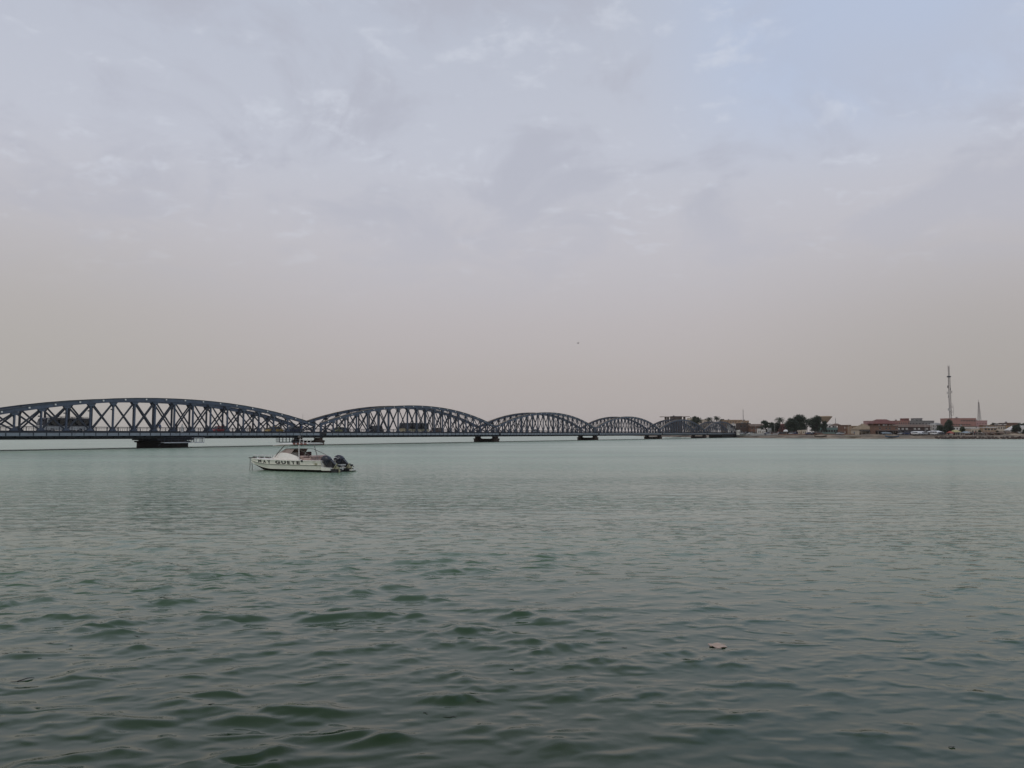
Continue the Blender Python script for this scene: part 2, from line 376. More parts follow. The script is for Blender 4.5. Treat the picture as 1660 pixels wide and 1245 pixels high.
def make_span(name, s0, s1, crown, ez, npan, label, lamps=True, detail=True):
    o = thing(name, label, 'bridge span', bp(s0, 0, 0), BROT, 'arched truss spans of the river bridge')
    L = s1 - s0; xs = [L * i / npan for i in range(npan + 1)]
    zt = [top_z(2 * x / L - 1, crown, ez) for x in xs]
    ZB = 3.0
    # deck: road slab, cross girders below
    b = MB()
    b.mi = 0; b.box(0, L, 0.42, WID - 0.42, Z_DECK - 0.22, Z_DECK)
    b.mi = 1
    for x in xs:
        b.box(x - 0.14, x + 0.14, 0.30, WID - 0.30, 2.05, Z_DECK - 0.222)
    for n in (1.6, 3.25, 4.9): b.box(0, L, n - 0.1, n + 0.1, 2.25, Z_DECK - 0.224)
    deck = b.build('deck', [m_asph, m_steel_d], o)
    for side, n0 in ((-1, 0.0), (1, WID)):
        out = side
        # bottom chord: riveted girder with stiffener plates
        b = MB()
        b.box(0, L, n0 - 0.22, n0 + 0.22, 1.78, 3.12)
        for i in range(npan * 2 + 1):
            x = L * i / (npan * 2); b.box(x - 0.04, x + 0.04, n0 - 0.26, n0 + 0.26, 1.82, 3.08)
        b.box(-0.02, L + 0.02, n0 - 0.32, n0 + 0.32, 1.73, 1.78)
        b.box(-0.02, L + 0.02, n0 - 0.32, n0 + 0.32, 3.12, 3.17)
        tr = b.build('bottom_chord', m_steel_d, o)
        # top chord
        b = MB()
        for i in range(npan):
            a = Vector((xs[i], n0, zt[i] - 0.36)); c = Vector((xs[i + 1], n0, zt[i + 1] - 0.36))
            d = (c - a).normalized() * 0.03
            b.mi = 0; b.beam(a - d, c + d, 0.42, 0.62)
            b.mi = 1; up = Vector((0, 0, 0.335)); b.beam(a + up - d, c + up + d, 0.66, 0.05)
            b.mi = 0; b.beam(a - up - d, c - up + d, 0.62, 0.045)
        b.build('top_chord', [m_steel, m_flange if s0 < 0 else m_flange2], o)
        for i in range(npan + 1):
            b = MB()
            end = i in (0, npan); w = 0.24 if not end else 0.40
            top = zt[i] - 0.03
            b.box(xs[i] - w / 2, xs[i] + w / 2, n0 - 0.16, n0 - 0.12, 3.17, top - 0.7)
            b.box(xs[i] - w / 2, xs[i] + w / 2, n0 + 0.12, n0 + 0.16, 3.17, top - 0.7)
            b.box(xs[i] - 0.05, xs[i] + 0.05, n0 - 0.12, n0 + 0.12, 3.17, top - 0.7)
            for e in (-1, 1): b.box(xs[i] - w / 2 - .02, xs[i] + w / 2 + .02, n0 + e * 0.225 - 0.012, n0 + e * 0.225 + 0.012, top - 0.75, top - 0.02)
            # gusset plates top and bottom
            if not end and zt[i] > 5.9:
                for e in (-0.18, 0.18):
                    T = lambda u, w_, v: (xs[i] + u, n0 + w_, v)
                    b.prism([(-0.72, zt[i] - 0.70), (0.72, zt[i] - 0.70), (0.42, zt[i] - 1.15), (-0.42, zt[i] - 1.15)], e - 0.014, e + 0.014, T)
                    b.prism([(-0.62, 3.17), (0.62, 3.17), (0.36, 3.55), (-0.36, 3.55)], e - 0.0145, e + 0.0145, T)
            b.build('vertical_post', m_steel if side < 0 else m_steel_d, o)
        for i in range(npan):
            za, zb = zt[i] - 0.75, zt[i + 1] - 0.75
            if min(za, zb) < 3.9: pass
            b = MB()
            for q, (p1, p2) in enumerate((((xs[i], 3.2), (xs[i + 1], zb)), ((xs[i + 1], 3.2), (xs[i], za)))):
                off = -0.06 if q else 0.06
                a = Vector((p1[0], n0 + off, p1[1])); c = Vector((p2[0], n0 + off, p2[1])); d = (c - a).normalized() * 0.16
                b.beam(a + d, c - d, 0.11, 0.27)
            b.build('cross_brace', m_steel_d, o)
        # walkway on brackets with pale edge beam and railing
        n1 = n0 + side * 1.75
        b = MB()
        lo, hi = sorted((n0 + side * 0.34, n1)); b.mi = 0; b.box(0, L, lo, hi, Z_DECK - 0.02, Z_DECK + 0.06)
        b.mi = 1
        for i in range(npan * 2 + 1):
            x = L * i / (npan * 2); lo2, hi2 = sorted((n0 + side * 0.26, n1 - side * 0.05))
            b.prism([(n0 + side * 0.27, 2.0), (n0 + side * 0.27, 2.755), (n1 - side * 0.03, 2.755), (n1 - side * 0.03, 2.58)], x - 0.05, x + 0.05, lambda u, w_, v: (w_, u, v))
        wk = b.build('walkway', [m_walk, m_steel_d], o)
        b = MB(); nf = n1 + side * 0.03
        for i in range(npan * 2):
            xa, xb = L * i / (npan * 2) + 0.09, L * (i + 1) / (npan * 2) - 0.09
            b.mi = 0; b.box(xa, xb, nf - 0.025, nf + 0.025, 2.34, Z_DECK + 0.03)
            b.mi = 1; b.box(xb, xb + 0.18, nf - 0.04, nf + 0.04, 2.28, Z_DECK + 0.05)
        b.mi = 0; b.box(0, L, nf - 0.06, nf + 0.06, 2.30, 2.335)
        b.build('edge_beam', [m_fascia, m_steel_d], wk)
        b = MB()
        b.box(0, L, nf - 0.03, nf + 0.03, 3.80, 3.86); b.box(0, L, nf - 0.02, nf + 0.02, 3.02, 3.05); b.box(0, L, nf - 0.02, nf + 0.02, 3.60, 3.63)
        for i in range(npan * 2 + 1):
            x = L * i / (npan * 2); b.box(x - 0.04, x + 0.04, nf - 0.045, nf + 0.045, Z_DECK + 0.06, 3.80)
        k = int(L / 0.42)
        for i in range(k):
            x = L * (i + 0.5) / k; b.box(x - 0.012, x + 0.012, nf - 0.012, nf + 0.012, 3.05, 3.60)
        b.build('railing', m_steel_d, wk)
    # roof struts joining both top chords
    for i in range(npan + 1):
        if zt[i] < 6.6: continue
        b = MB(); z0 = zt[i] - 0.42
        b.box(xs[i] - 0.16, xs[i] + 0.16, 0.215, WID - 0.215, z0 + 0.16, z0 + 0.20)
        b.box(xs[i] - 0.16, xs[i] + 0.16, 0.215, WID - 0.215, z0 - 0.24, z0 - 0.20)
        for k in range(6):
            a = 0.25 + k * 1.0; u0, u1 = (z0 - 0.20, z0 + 0.16) if k % 2 else (z0 + 0.16, z0 - 0.20)
            b.beam((xs[i], a, u0), (xs[i], a + 1.0, u1), 0.06, 0.06)
        for n0, sgn in ((0.22, 1), (WID - 0.22, -1)):
            b.beam((xs[i], n0, z0 - 1.15), (xs[i], n0 + sgn * 0.95, z0 - 0.24), 0.10, 0.10)
        b.build('roof_strut', m_steel_d, o)
    if lamps:
        for i in range(npan):
            if zt[i] < 5.9 and i not in (0, npan - 1): continue
            xm = (xs[i] + xs[i + 1]) / 2; zm = (zt[i] + zt[i + 1]) / 2 - 0.36
            b = MB(); b.mi = 0; b.box(xm - 0.10, xm + 0.10, -0.36, -0.22, zm - 0.04, zm + 0.16); b.mi = 1; b.box(xm - 0.13, xm + 0.13, -0.40, -0.355, zm - 0.07, zm + 0.19)
            b.build('floodlight', [m_lamps, m_lampw], o)
        for i in range(2, npan - 1):
            if zt[i] < 7.4: continue
            b = MB(); zz = zt[i] - 2.0
            b.beam((xs[i], -0.2, zz), (xs[i] - 0.55, -0.35, zz + 0.05), 0.06, 0.06); b.box(xs[i] - 0.66, xs[i] - 0.46, -0.46, -0.26, zz - 0.08, zz + 0.12)
            b.build('bracket_light', m_steel_d, o)
    return o
t2s = lambda t: t * BL
make_span('bridge_span', t2s(-0.954), t2s(-0.022), 9.35, 5.0, 18, 'nearest and largest arched blue grey truss span, leftmost, with a minibus crossing it')
names = ['second arched truss span from the left, with the long dark bus crossing it',
         'third arched truss span from the left, rust tinted top chord, no bus on it',
         'fourth arched truss span from the left, a small bush top showing beyond its right end',
         'fifth arched truss span, a flat slab roof rising above its arch',
         'last and smallest arched truss span, resting on the bank at the right']
for k in range(5):
    make_span('bridge_span', t2s(k + 0.005), t2s(k + 0.990), 10.45, 5.3, 19, names[k], lamps=k < 3)

# piers
def pier(t, label):
    o = thing('bridge_pier', label, 'bridge pier', bp(t2s(t), 0, 0), BROT, 'twin column piers under the bridge')
    b = MB()
    b.box(-0.85, 0.85, 0.2, WID - 0.2, -1.0, 1.05)
    b.build('pier_wall', m_stone_d, o)
    for n0 in (-0.05, WID + 0.05):
        b = MB(); b.lathe([(1.38, -1.2), (1.34, 0.75), (1.52, 0.82), (1.52, 1.08), (1.25, 1.14), (1.02, 1.22), (0.95, 1.62), (1.15, 1.66), (1.15, 1.725)], (0, n0, 0), 14)
        b.build('column', m_stone, o, smooth=30)
    return o
pier(-0.005, 'twin column stone pier behind the motorboat canopy, brown right column')
pier(0.9975, 'twin column stone pier between the second and third spans, left of centre')
pier(1.9975, 'twin column stone pier between the third and fourth spans')
pier(2.9975, 'twin column stone pier between the fourth and fifth spans')
pier(3.9975, 'farthest free standing twin column pier, before the black abutment')
# pivot pier
def pivot():
    c = bp(t2s(-0.488), WID / 2, 0)
    o = thing('pivot_pier', 'large round black pivot pier under the middle of the nearest span', 'bridge pier', c, BROT)
    b = MB(); b.lathe([(4.55, -1.2), (4.5, 1.0), (4.95, 1.08), (4.95, 1.3), (4.3, 1.34), (4.2, 1.42)], (0, 0, 0), 36); b.build('drum', m_stone_d, o, smooth=30)
    b = MB(); b.lathe([(3.9, 1.42), (3.9, 1.60), (3.6, 1.62), (3.6, 1.725)], (0, 0, 0), 36)
    for k in range(18):
        a = k * PI / 9; b.box(-0.14, 0.14, -0.14, 0.14, 1.425, 1.725, lambda x, y, z: (x + 4.08 * math.cos(a), y + 4.08 * math.sin(a), z))
    b.build('turning_ring', m_steel_d, o)
    b = MB()
    for sx in (-1, 1): b.box(sx * 3.2 - 0.6, sx * 3.2 + 0.6, -3.9, 3.9, 1.43, 1.725)
    b.build('bearing_block', m_steel_d, o)
    return o
pivot()
m_grey = mat('grey_metal_plank', (0.42, 0.43, 0.44), 0.6, 0.15, 1.0)
def gangway(sa, sb, n, zf, label, mfloor, cage=False, ztop=2.0, step=1.3):
    o = thing('work_platform', label, 'platform', bp(sa, n, 0), BROT)
    L = sb - sa
    b = MB(); b.box(0, L, -0.5, 0.5, zf, zf + 0.09); b.box(0, L, -0.52, -0.46, zf - 0.08, zf - .003); b.build('floor', mfloor, o)
    b = MB(); k = max(2, int(L / step)); hh = zf + 1.0 if not cage else ztop
    for i in range(k + 1):
        x = 0.04 + (L - 0.08) * i / k
        for yy in (-0.46, 0.46): b.box(x - 0.035, x + 0.035, yy - 0.035, yy + 0.035, zf + 0.09, hh)
    for z in (zf + 0.5, hh - 0.06):
        for yy in (-0.46, 0.46): b.box(0, L, yy - 0.025, yy + 0.025, z, z + 0.05)
    b.build('guard_rail', m_steel_d if cage != 2 else m_grey, o)
    b = MB()
    for x in (0.1, L - 0.1): b.beam((x, 0.3, zf - 0.01), (x, 1.3, zf - 0.5), 0.1, 0.1) if not cage else b.box(x - 0.05, x + 0.05, -0.05, 0.05, zf + 0.09, 2.28)
    b.build('hanger', m_steel_d, o)
    return o
gangway(t2s(-0.535), t2s(-0.46), -1.95, 1.0, 'long grey gangway fixed in front of the round pivot pier', m_grey)
gangway(t2s(-0.452), t2s(-0.425), -1.95, 1.0, 'small grey railed work platform sticking out right of the pivot pier', m_grey, cage=2, ztop=1.95, step=0.8)
gangway(t2s(-0.172), t2s(-0.085), -0.9, 0.82, 'dark hanging work platform left of the pier behind the motorboat', m_steel_d, cage=1, ztop=1.85, step=0.9)
# abutment
b = MB(); b.box(t2s(4.46), t2s(5.03), -0.9, WID + 0.9, -1.2, 1.84, lambda x, y, z: bp(x, y, z)); b.box(t2s(5.03), t2s(5.45), -2.4, WID + 2.4, -1.2, 2.60, lambda x, y, z: bp(x, y, z))
tag(b.build('abutment', m_stone_d), 'dark masonry abutment carrying the last bridge span at the right bank', 'abutment')

# ------------------------------------------------------------------ vehicles on the bridge
m_tyre = mat('tyre_rubber', (0.02, 0.02, 0.02), 0.9, 0.1); m_glass = mat('dark_vehicle_glass', (0.012, 0.014, 0.017), 0.12, 0.1, spec=0.6)
m_rim = mat('wheel_rim', (0.35, 0.35, 0.36), 0.35, 0.1, metal=0.6)
m_hl = mat('headlamp_glass', (0.6, 0.6, 0.58), 0.2, 0.05); m_tl = mat('tail_lamp', (0.35, 0.02, 0.02), 0.3, 0.05)
def wheels(o, xs, w, r):
    for x in xs:
        for sy in (-1, 1):
            b = MB(); pr = [(r * 0.62, -0.11), (r * 0.93, -0.11), (r, -0.06), (r, 0.06), (r * 0.93, 0.11), (r * 0.62, 0.11)]
            b.lathe(pr, (0, 0, 0), 16); b.v = [(x + p[0], sy * (w / 2 - 0.12) + p[2], r + p[1]) for p in b.v]
            wh = b.build('wheel', m_tyre, o)
            b = MB(); b.lathe([(0.05, -0.125), (r * 0.6, -0.118), (r * 0.6, 0.118), (0.05, 0.125)], (0, 0, 0), 12); b.v = [(x + p[0], sy * (w / 2 - 0.12) + p[2], r + p[1]) for p in b.v]
            b.build('rim', m_rim, wh)
def car(name, paint, label, loc, rz, group=None, L=4.3, Wd=1.72, H=1.45, suv=False, cat='car', taxi=None):
    o = thing(name, label, cat, loc, rz, group)
    hw = Wd / 2; gl = 0.28; belt = H * 0.58
    # lower body, lofted along x from tail to nose
    st = [(-L / 2, 0.86, gl + 0.18, belt - 0.12), (-L / 2 + 0.12, 0.95, gl + 0.04, belt - 0.02), (-L * 0.3, 1.0, gl, belt), (0.05 * L, 1.0, gl, belt), (L * 0.24, 0.99, gl, belt - 0.05), (L / 2 - 0.25, 0.93, gl + 0.03, belt - 0.22), (L / 2, 0.80, gl + 0.16, belt - 0.34)]
    b = MB(); rings = []
    for x, w, za, zb in st:
        y = hw * w; zm = (za + zb) / 2
        rings.append([(x, -y * 0.9, za), (x, -y, za + 0.08), (x, -y, zm + 0.05), (x, -y * 0.93, zb), (x, y * 0.93, zb), (x, y, zm + 0.05), (x, y, za + 0.08), (x, y * 0.9, za)])
    b.loft(rings)
    if suv: c = [(-L / 2 + 0.1, belt - 0.02), (-L / 2 + 0.25, H), (L * 0.12, H), (L * 0.27, belt - 0.03)]
    else: c = [(-L / 2 + 0.35, belt - 0.02), (-L * 0.24, H), (L * 0.08, H), (L * 0.27, belt - 0.03)]
    b.loft([[(x, -hw * k, z), (x, hw * k, z)] + [(x2, hw * k2, z2), (x2, -hw * k2, z2)] for x, z, x2, z2, k, k2 in ((c[0][0], c[0][1], c[3][0], c[3][1], 0.9, 0.9), (c[1][0], c[1][1], c[2][0], c[2][1], 0.78, 0.78))])
    b.build('body', paint, o, smooth=35)
    zb, zt_ = belt + 0.03, H - 0.09
    def lerp(p, q, z): f = (z - p[1]) / (q[1] - p[1]); return p[0] + (q[0] - p[0]) * f
    for sy in (-1, 1):
        b = MB(); x0b, x0t = lerp(c[0], c[1], zb) + 0.08, lerp(c[0], c[1], zt_) + 0.08; x1b, x1t = lerp(c[3], c[2], zb) - 0.08, lerp(c[3], c[2], zt_) - 0.08
        kk = lambda z: hw * (0.9 + (0.78 - 0.9) * (z - belt) / (H - belt)) + 0.006
        xm = (x0b + x1b) / 2
        for a0, a1, q0, q1 in ((x0b, xm - 0.05, x0t, xm - 0.05), (xm + 0.05, x1b, xm + 0.05, x1t)):
            b.loft([[(a0, sy * (kk(zb) - e), zb), (a1, sy * (kk(zb) - e), zb), (q1, sy * (kk(zt_) - e), zt_), (q0, sy * (kk(zt_) - e), zt_)] for e in (0.03, 0)])
        b.build('side_window', m_glass, o)
    for a, d, nm in ((c[0], c[1], 'rear_window'), (c[3], c[2], 'windscreen')):
        e = 0.012 if a is c[3] else -0.012; b = MB(); za2, zb2 = belt + 0.02, H - 0.05
        b.loft([[(lerp(a, d, za2) + q, -hw * 0.8, za2), (lerp(a, d, za2) + q, hw * 0.8, za2), (lerp(a, d, zb2) + q, hw * 0.7, zb2), (lerp(a, d, zb2) + q, -hw * 0.7, zb2)] for q in (-e, e)])
        b.build(nm, m_glass, o)
    wheels(o, (-L * 0.30, L * 0.31), Wd, 0.31)
    for sy in (-1, 1):
        b = MB(); b.box(L / 2 - 0.12, L / 2 + 0.012, sy * hw * 0.58 - 0.15, sy * hw * 0.58 + 0.15, belt - 0.48, belt - 0.36); b.build('headlight', m_hl, o)
        b = MB(); b.box(-L / 2 - 0.012, -L / 2 + 0.1, sy * hw * 0.65 - 0.12, sy * hw * 0.65 + 0.12, belt - 0.3, belt - 0.16); b.build('tail_light', m_tl, o)
    return o
def bus(name, mbody, mlow, label, loc, rz, L=8.0, Wd=2.2, H=2.65, rack=True, nwin=5, cat='bus'):
    o = thing(name, label, cat, loc, rz)
    hw = Wd / 2; r = 0.42
    b = MB()
    prof = [(-L / 2, 0.45), (L / 2 - 0.10, 0.45), (L / 2, 0.7), (L / 2, 1.25), (L / 2 - 0.35, H - 0.25), (L / 2 - 0.6, H), (-L / 2 + 0.15, H), (-L / 2, H - 0.2)]
    b.prism(prof, -hw, hw); body = b.build('body', mbody, o)
    bev = body.modifiers.new('bevel', 'BEVEL'); bev.width = 0.07; bev.segments = 2
    b = MB(); b.box(-L / 2 - 0.02, L / 2 - 0.1, -hw - 0.02, hw + 0.02, 0.5, 1.15) ; b.build('side_panel', mlow, o)
    x0, x1 = -L / 2 + 0.25, L / 2 - 0.75; wd = (x1 - x0) / nwin
    for sy in (-1, 1):
        for i in range(nwin):
            b = MB(); b.box(x0 + i * wd + 0.05, x0 + (i + 1) * wd - 0.05, sy * (hw + 0.012) - 0.02, sy * (hw + 0.012) + 0.02, 1.32, H - 0.35); b.build('side_window', m_glass, o)
    b = MB(); b.beam((L / 2 - 0.0, 0, 1.35), (L / 2 - 0.31, 0, H - 0.35), Wd - 0.3, 0.05, up=(1, 0, 0)); b.build('windscreen', m_glass, o)
    b = MB(); b.box(-L / 2 - 0.02, -L / 2 + 0.02, -hw * 0.7, hw * 0.7, 1.4, H - 0.4); b.build('rear_window', m_glass, o)
    b = MB(); b.box(L / 2 - 0.06, L / 2 + 0.02, -hw + 0.02, hw - 0.02, 0.55, 1.28); b.box(L / 2 - 0.98, L / 2 - 0.66, -hw - 0.015, hw + 0.015, 1.28, H - 0.12); b.build('front_panel', mlow, o)
    wheels(o, (-L * 0.27, L * 0.31), Wd + 0.06, r)
    for sy in (-1, 1):
        b = MB(); b.box(L / 2 - 0.04, L / 2 + 0.03, sy * hw * 0.7 - 0.13, sy * hw * 0.7 + 0.13, 0.72, 0.92); b.build('headlight', m_hl, o)
    if rack:
        b = MB()
        for sy in (-1, 1): b.box(-L / 2 + 0.4, L / 2 - 1.2, sy * (hw - 0.15) - 0.02, sy * (hw - 0.15) + 0.02, H + 0.16, H + 0.20)
        for i in range(8):
            x = -L / 2 + 0.42 + i * (L - 1.64) / 7; b.box(x - 0.02, x + 0.02, -hw + 0.13, hw - 0.13, H + 0.10, H + 0.14)
            for sy in (-1, 1): b.box(x - 0.02, x + 0.02, sy * (hw - 0.15) - 0.021, sy * (hw - 0.15) + 0.021, H - 0.01, H + 0.165)
        b.build('roof_rack', m_steel_d, o)
    return o
pt = lambda nm, c: mat('paint_' + nm, c, 0.35, 0.06, 1.0, stain=tuple(k * 0.6 for k in c), stain_amt=0.3)
P_white, P_red, P_navy, P_yel, P_blk, P_sil, P_olive, P_brown = pt('white', (0.62, 0.62, 0.6)), pt('red', (0.28, 0.03, 0.03)), pt('navy', (0.02, 0.03, 0.08)), pt('yellow', (0.42, 0.27, 0.05)), pt('black', (0.018, 0.018, 0.022)), pt('silver', (0.33, 0.34, 0.35)), pt('olive', (0.22, 0.22, 0.08)), pt('brown', (0.12, 0.07, 0.05))
P_cream = pt('cream', (0.5, 0.44, 0.28)); P_dk = pt('darkgrey', (0.05, 0.05, 0.06))
def t_of(px, n=0):        # position along the bridge seen at px for a line at offset n
    u = (px - 830) / 1230.0
    P = BO + BN * n
    return (u * P.y - P.x) / (BD.x - u * BD.y)
def onb(px, n): s = t_of(px, n); p = bp(s, n, Z_DECK + 0.004); return p
bus('minibus', P_dk, P_white, 'white minibus with dark windows and roof rack crossing the nearest bridge span', onb(103, 2.2), BROT + PI, 8.0, 2.2, 2.55)
bus('bus', P_dk, P_cream, 'long dark roofed bus with cream lower side crossing the second bridge span', onb(671, 2.0), BROT + PI, 10.6, 2.4, 2.85, rack=False, nwin=7)
car('van', P_blk, 'black van on the second bridge span, left of the long bus', onb(607, 2.0), BROT + PI, None, 4.9, 1.85, 1.95, suv=True, cat='van')
car('car', P_red, 'small dark red car on the nearest bridge span, right of the pivot pier', onb(354, 2.0), BROT + PI, None, 3.6, 1.6, 1.45)
car('taxi', P_yel, 'yellow taxi on the nearest bridge span, left of the navy car', onb(443, 2.0), BROT + PI, None, 4.4, 1.7, 1.5, cat='taxi')
car('car', P_navy, 'navy blue car at the right end of the nearest bridge span', onb(475, 2.0), BROT + PI, None, 4.3, 1.7, 1.6, suv=True)
car('taxi', P_olive, 'olive yellow taxi at the left end of the second bridge span', onb(549, 2.0), BROT + PI, None, 4.2, 1.7, 1.5, cat='taxi')
car('car', P_brown, 'dark brown car on the second bridge span, right of the long bus', onb(706, 2.0), BROT + PI, None, 4.4, 1.75, 1.6, suv=True)
car('car', P_silver if False else P_sil, 'silver car on the third bridge span', onb(868, 2.0), BROT + PI, None, 4.3, 1.7, 1.5)

# ------------------------------------------------------------------ people
m_skin = mat('dark_skin', (0.07, 0.035, 0.02), 0.6, 0.05)
def person(label, loc, rz, shirt, trousers, step=0.28, arm=0.25, robe=False, group=None):
    import bmesh
    J = {'pel': (0, 0, .93), 'chest': (0, 0.01, 1.28), 'neck': (0, 0.0, 1.47), 'head': (0, 0.02, 1.56), 'top': (0, 0.01, 1.72),
         'shL': (-.17, 0, 1.42), 'elL': (-.23, -arm * .4, 1.15), 'haL': (-.22, -arm * .2, .90), 'shR': (.17, 0, 1.42), 'elR': (.23, arm * .4, 1.15), 'haR': (.22, arm * .9, .93),
         'hiL': (-.09, 0, .90), 'knL': (-.10, step * .6, .50), 'anL': (-.10, step, .08), 'toL': (-.11, step + .16, .03), 'hiR': (.09, 0, .90), 'knR': (.10, -step * .25, .50), 'anR': (.10, -step, .10), 'toR': (.11, -step + .15, .03)}
    RR = {'pel': .15, 'chest': .16, 'neck': .06, 'head': .095, 'top': .07, 'sh': .07, 'el': .045, 'ha': .035, 'hi': .10, 'kn': .065, 'an': .045, 'to': .04}
    E = [('pel', 'chest'), ('chest', 'neck'), ('neck', 'head'), ('head', 'top'), ('chest', 'shL'), ('shL', 'elL'), ('elL', 'haL'), ('chest', 'shR'), ('shR', 'elR'), ('elR', 'haR'), ('pel', 'hiL'), ('hiL', 'knL'), ('knL', 'anL'), ('anL', 'toL'), ('pel', 'hiR'), ('hiR', 'knR'), ('knR', 'anR'), ('anR', 'toR')]
    ks = list(J); me = bpy.data.meshes.new('tmp'); me.from_pydata([J[k] for k in ks], [(ks.index(a), ks.index(b)) for a, b in E], [])
    o = bpy.data.objects.new('tmp', me); COL.objects.link(o)
    o.modifiers.new('s', 'SKIN'); o.modifiers.new('u', 'SUBSURF').levels = 1
    for i, k in enumerate(ks):
        r = RR.get(k, RR.get(k[:2], .05)); me.skin_vertices[0].data[i].radius = (r, r)
    me.skin_vertices[0].data[0].use_root = True
    dg = bpy.context.evaluated_depsgraph_get(); nm = bpy.data.meshes.new_from_object(o.evaluated_get(dg)); nm.name = 'person'
    bpy.data.objects.remove(o)
    nm.materials.clear()
    for m in (m_skin, shirt, trousers): nm.materials.append(m)
    for p in nm.polygons:
        c = p.center; p.use_smooth = True
        p.material_index = 0 if c.z > 1.47 or c.z < .09 or (abs(c.x) > .19 and c.z < 1.18) else (1 if c.z > .92 else 2)
    q = bpy.data.objects.new('person', nm); COL.objects.link(q); q.location = loc; q.rotation_euler = (0, 0, rz)
    tag(q, label, 'person', group)
    if robe:
        b = MB(); b.lathe([(0.30, 0.12), (0.24, 0.6), (0.21, 0.95), (0.23, 1.3), (0.15, 1.46)], (0, 0, 0), 14, 0.8); b.build('robe', shirt, q, smooth=True)
    return q
c_blue, c_wht, c_blk, c_red, c_tan = (mat('cloth_' + n, c, 0.9, 0.1, 3) for n, c in (('blue', (0.05, 0.09, 0.2)), ('white', (0.6, 0.6, 0.58)), ('black', (0.02, 0.02, 0.025)), ('red', (0.25, 0.04, 0.04)), ('tan', (0.25, 0.19, 0.12))))
wz = Z_DECK + 0.064
def onwalk(px, n=-1.1): return bp(t_of(px, n), n, wz)
person('person in a blue shirt walking on the near walkway above the pivot pier', onwalk(259), BROT - PI / 2, c_blue, c_blk)
person('person in dark clothes standing still at the bridge railing above the pivot pier', onwalk(286), BROT, c_blk, c_blk, 0.05, 0.05)
person('person in a white robe on the near walkway right of the one in dark clothes', onwalk(295), BROT + PI / 2, c_wht, c_wht, 0.15, 0.1, True)
person('person in a black shirt walking the near walkway left of the yellow taxi', onwalk(405), BROT + PI / 2, c_blk, c_tan)
person('person in blue walking on the walkway above the boat antenna', onwalk(489), BROT - PI / 2, c_blue, c_blk)
# ------------------------------------------------------------------ motorboat
m_gel = mat('cream_gelcoat', (0.80, 0.78, 0.69), 0.35, 0.06, 1.2, stain=(0.45, 0.40, 0.30), stain_amt=0.45, stain_scale=1.3)
m_gel2 = mat('white_cabin_moulding', (0.80, 0.76, 0.69), 0.4, 0.06, 2.0, stain=(0.36, 0.30, 0.24), stain_amt=0.4, stain_scale=1.6)
m_antif = mat('dark_antifouling', (0.030, 0.016, 0.012), 0.8, 0.3, 2.0)
m_line = mat('rubbing_strake', (0.16, 0.16, 0.14), 0.6, 0.2, 2.0)
m_int = mat('dark_red_upholstery', (0.045, 0.018, 0.016), 0.8, 0.3, 3.0)
m_pink = mat('faded_cushion', (0.42, 0.31, 0.27), 0.85, 0.15, 3.0)
m_tint = mat('tinted_screen', (0.30, 0.23, 0.20), 0.15, 0.1, 1.0)
m_tubew = mat('white_tube', (0.62, 0.60, 0.57), 0.3, 0.05, 1.0)
m_tubed = mat('dull_tube', (0.10, 0.09, 0.08), 0.4, 0.2, 1.0)
m_canv = mat('white_canopy_cloth', (0.66, 0.63, 0.58), 0.85, 0.08, 3.0)
m_cowl = mat('navy_grey_cowling', (0.016, 0.019, 0.030), 0.28, 0.12, 2.0, stain=(0.06, 0.065, 0.08), stain_amt=0.6, stain_scale=1.0)
m_leg = mat('black_engine_leg', (0.015, 0.015, 0.018), 0.4, 0.15, 2.0)
m_legc = mat('weathered_lower_unit', (0.34, 0.33, 0.22), 0.55, 0.35, 3.0, stain=(0.10, 0.11, 0.06), stain_amt=0.7, stain_scale=3.0)
m_txt = mat('black_lettering', (0.012, 0.010, 0.010), 0.5, 0.1, 2.0)
m_rope = mat('mooring_rope', (0.10, 0.09, 0.08), 0.9, 0.2, 6.0)
m_redb = mat('red_plastic', (0.20, 0.075, 0.06), 0.5, 0.1)

YAW = R(25); BF = Vector((-math.cos(YAW), math.sin(YAW), 0)); BPt = Vector((-math.sin(YAW), -math.cos(YAW), 0))
BC = Vector((-13.31, 53.0, 0)) - BPt * 1.2
def bx(px, yo=0.0):
    u = (px - 830) / 1230.0; P = BC + BPt * yo
    return (u * P.y - P.x) / (BF.x - u * BF.y)
boat = thing('motorboat', 'small cream motorboat with black hull lettering, white canopy and two tilted outboards', 'motorboat', BC, math.atan2(BF.y, BF.x))
LB = bx(409)            # length, transom at x = 0, local y positive = port = towards the camera
def half(x):            # half beam at the sheer
    q = max(0.0, (x - LB * 0.42) / (LB * 0.58)); return 1.2 * (1 - q ** 2.3) + 0.02
def sheer(x): return 0.80 + 0.05 * (x / LB) ** 2
def hull_pts(x):
    q = x / LB; h = half(x); k = max(0, (q - 0.62) / 0.38)
    zk = -0.28 + 0.86 * k ** 1.9; zc = 0.15 + 0.38 * k ** 1.7
    zs = sheer(x); zm = zc + (zs - zc) * (0.50)
    hc = h * (0.86 - 0.30 * k); hm = h * (0.95 - 0.06 * k)
    if k >= .999: hc = hm = 0.012
    return [(0, zk), (hc * 0.55, zk + (zc - zk) * 0.52), (hc, zc), (hc + 0.035, zc + 0.02), (hc + 0.03, zc + 0.05), (hm - 0.01, zm - 0.025), (hm + 0.03, zm - 0.02), (hm + 0.035, zm + 0.02), (hm, zm + 0.03), (h, zs - 0.05), (h + 0.03, zs - 0.045), (h + 0.03, zs), (h - 0.05, zs + 0.01)]
b = MB(); NS = 40; xsb = [LB * (i / NS) for i in range(NS + 1)]
prof0 = hull_pts(0); n = len(prof0)
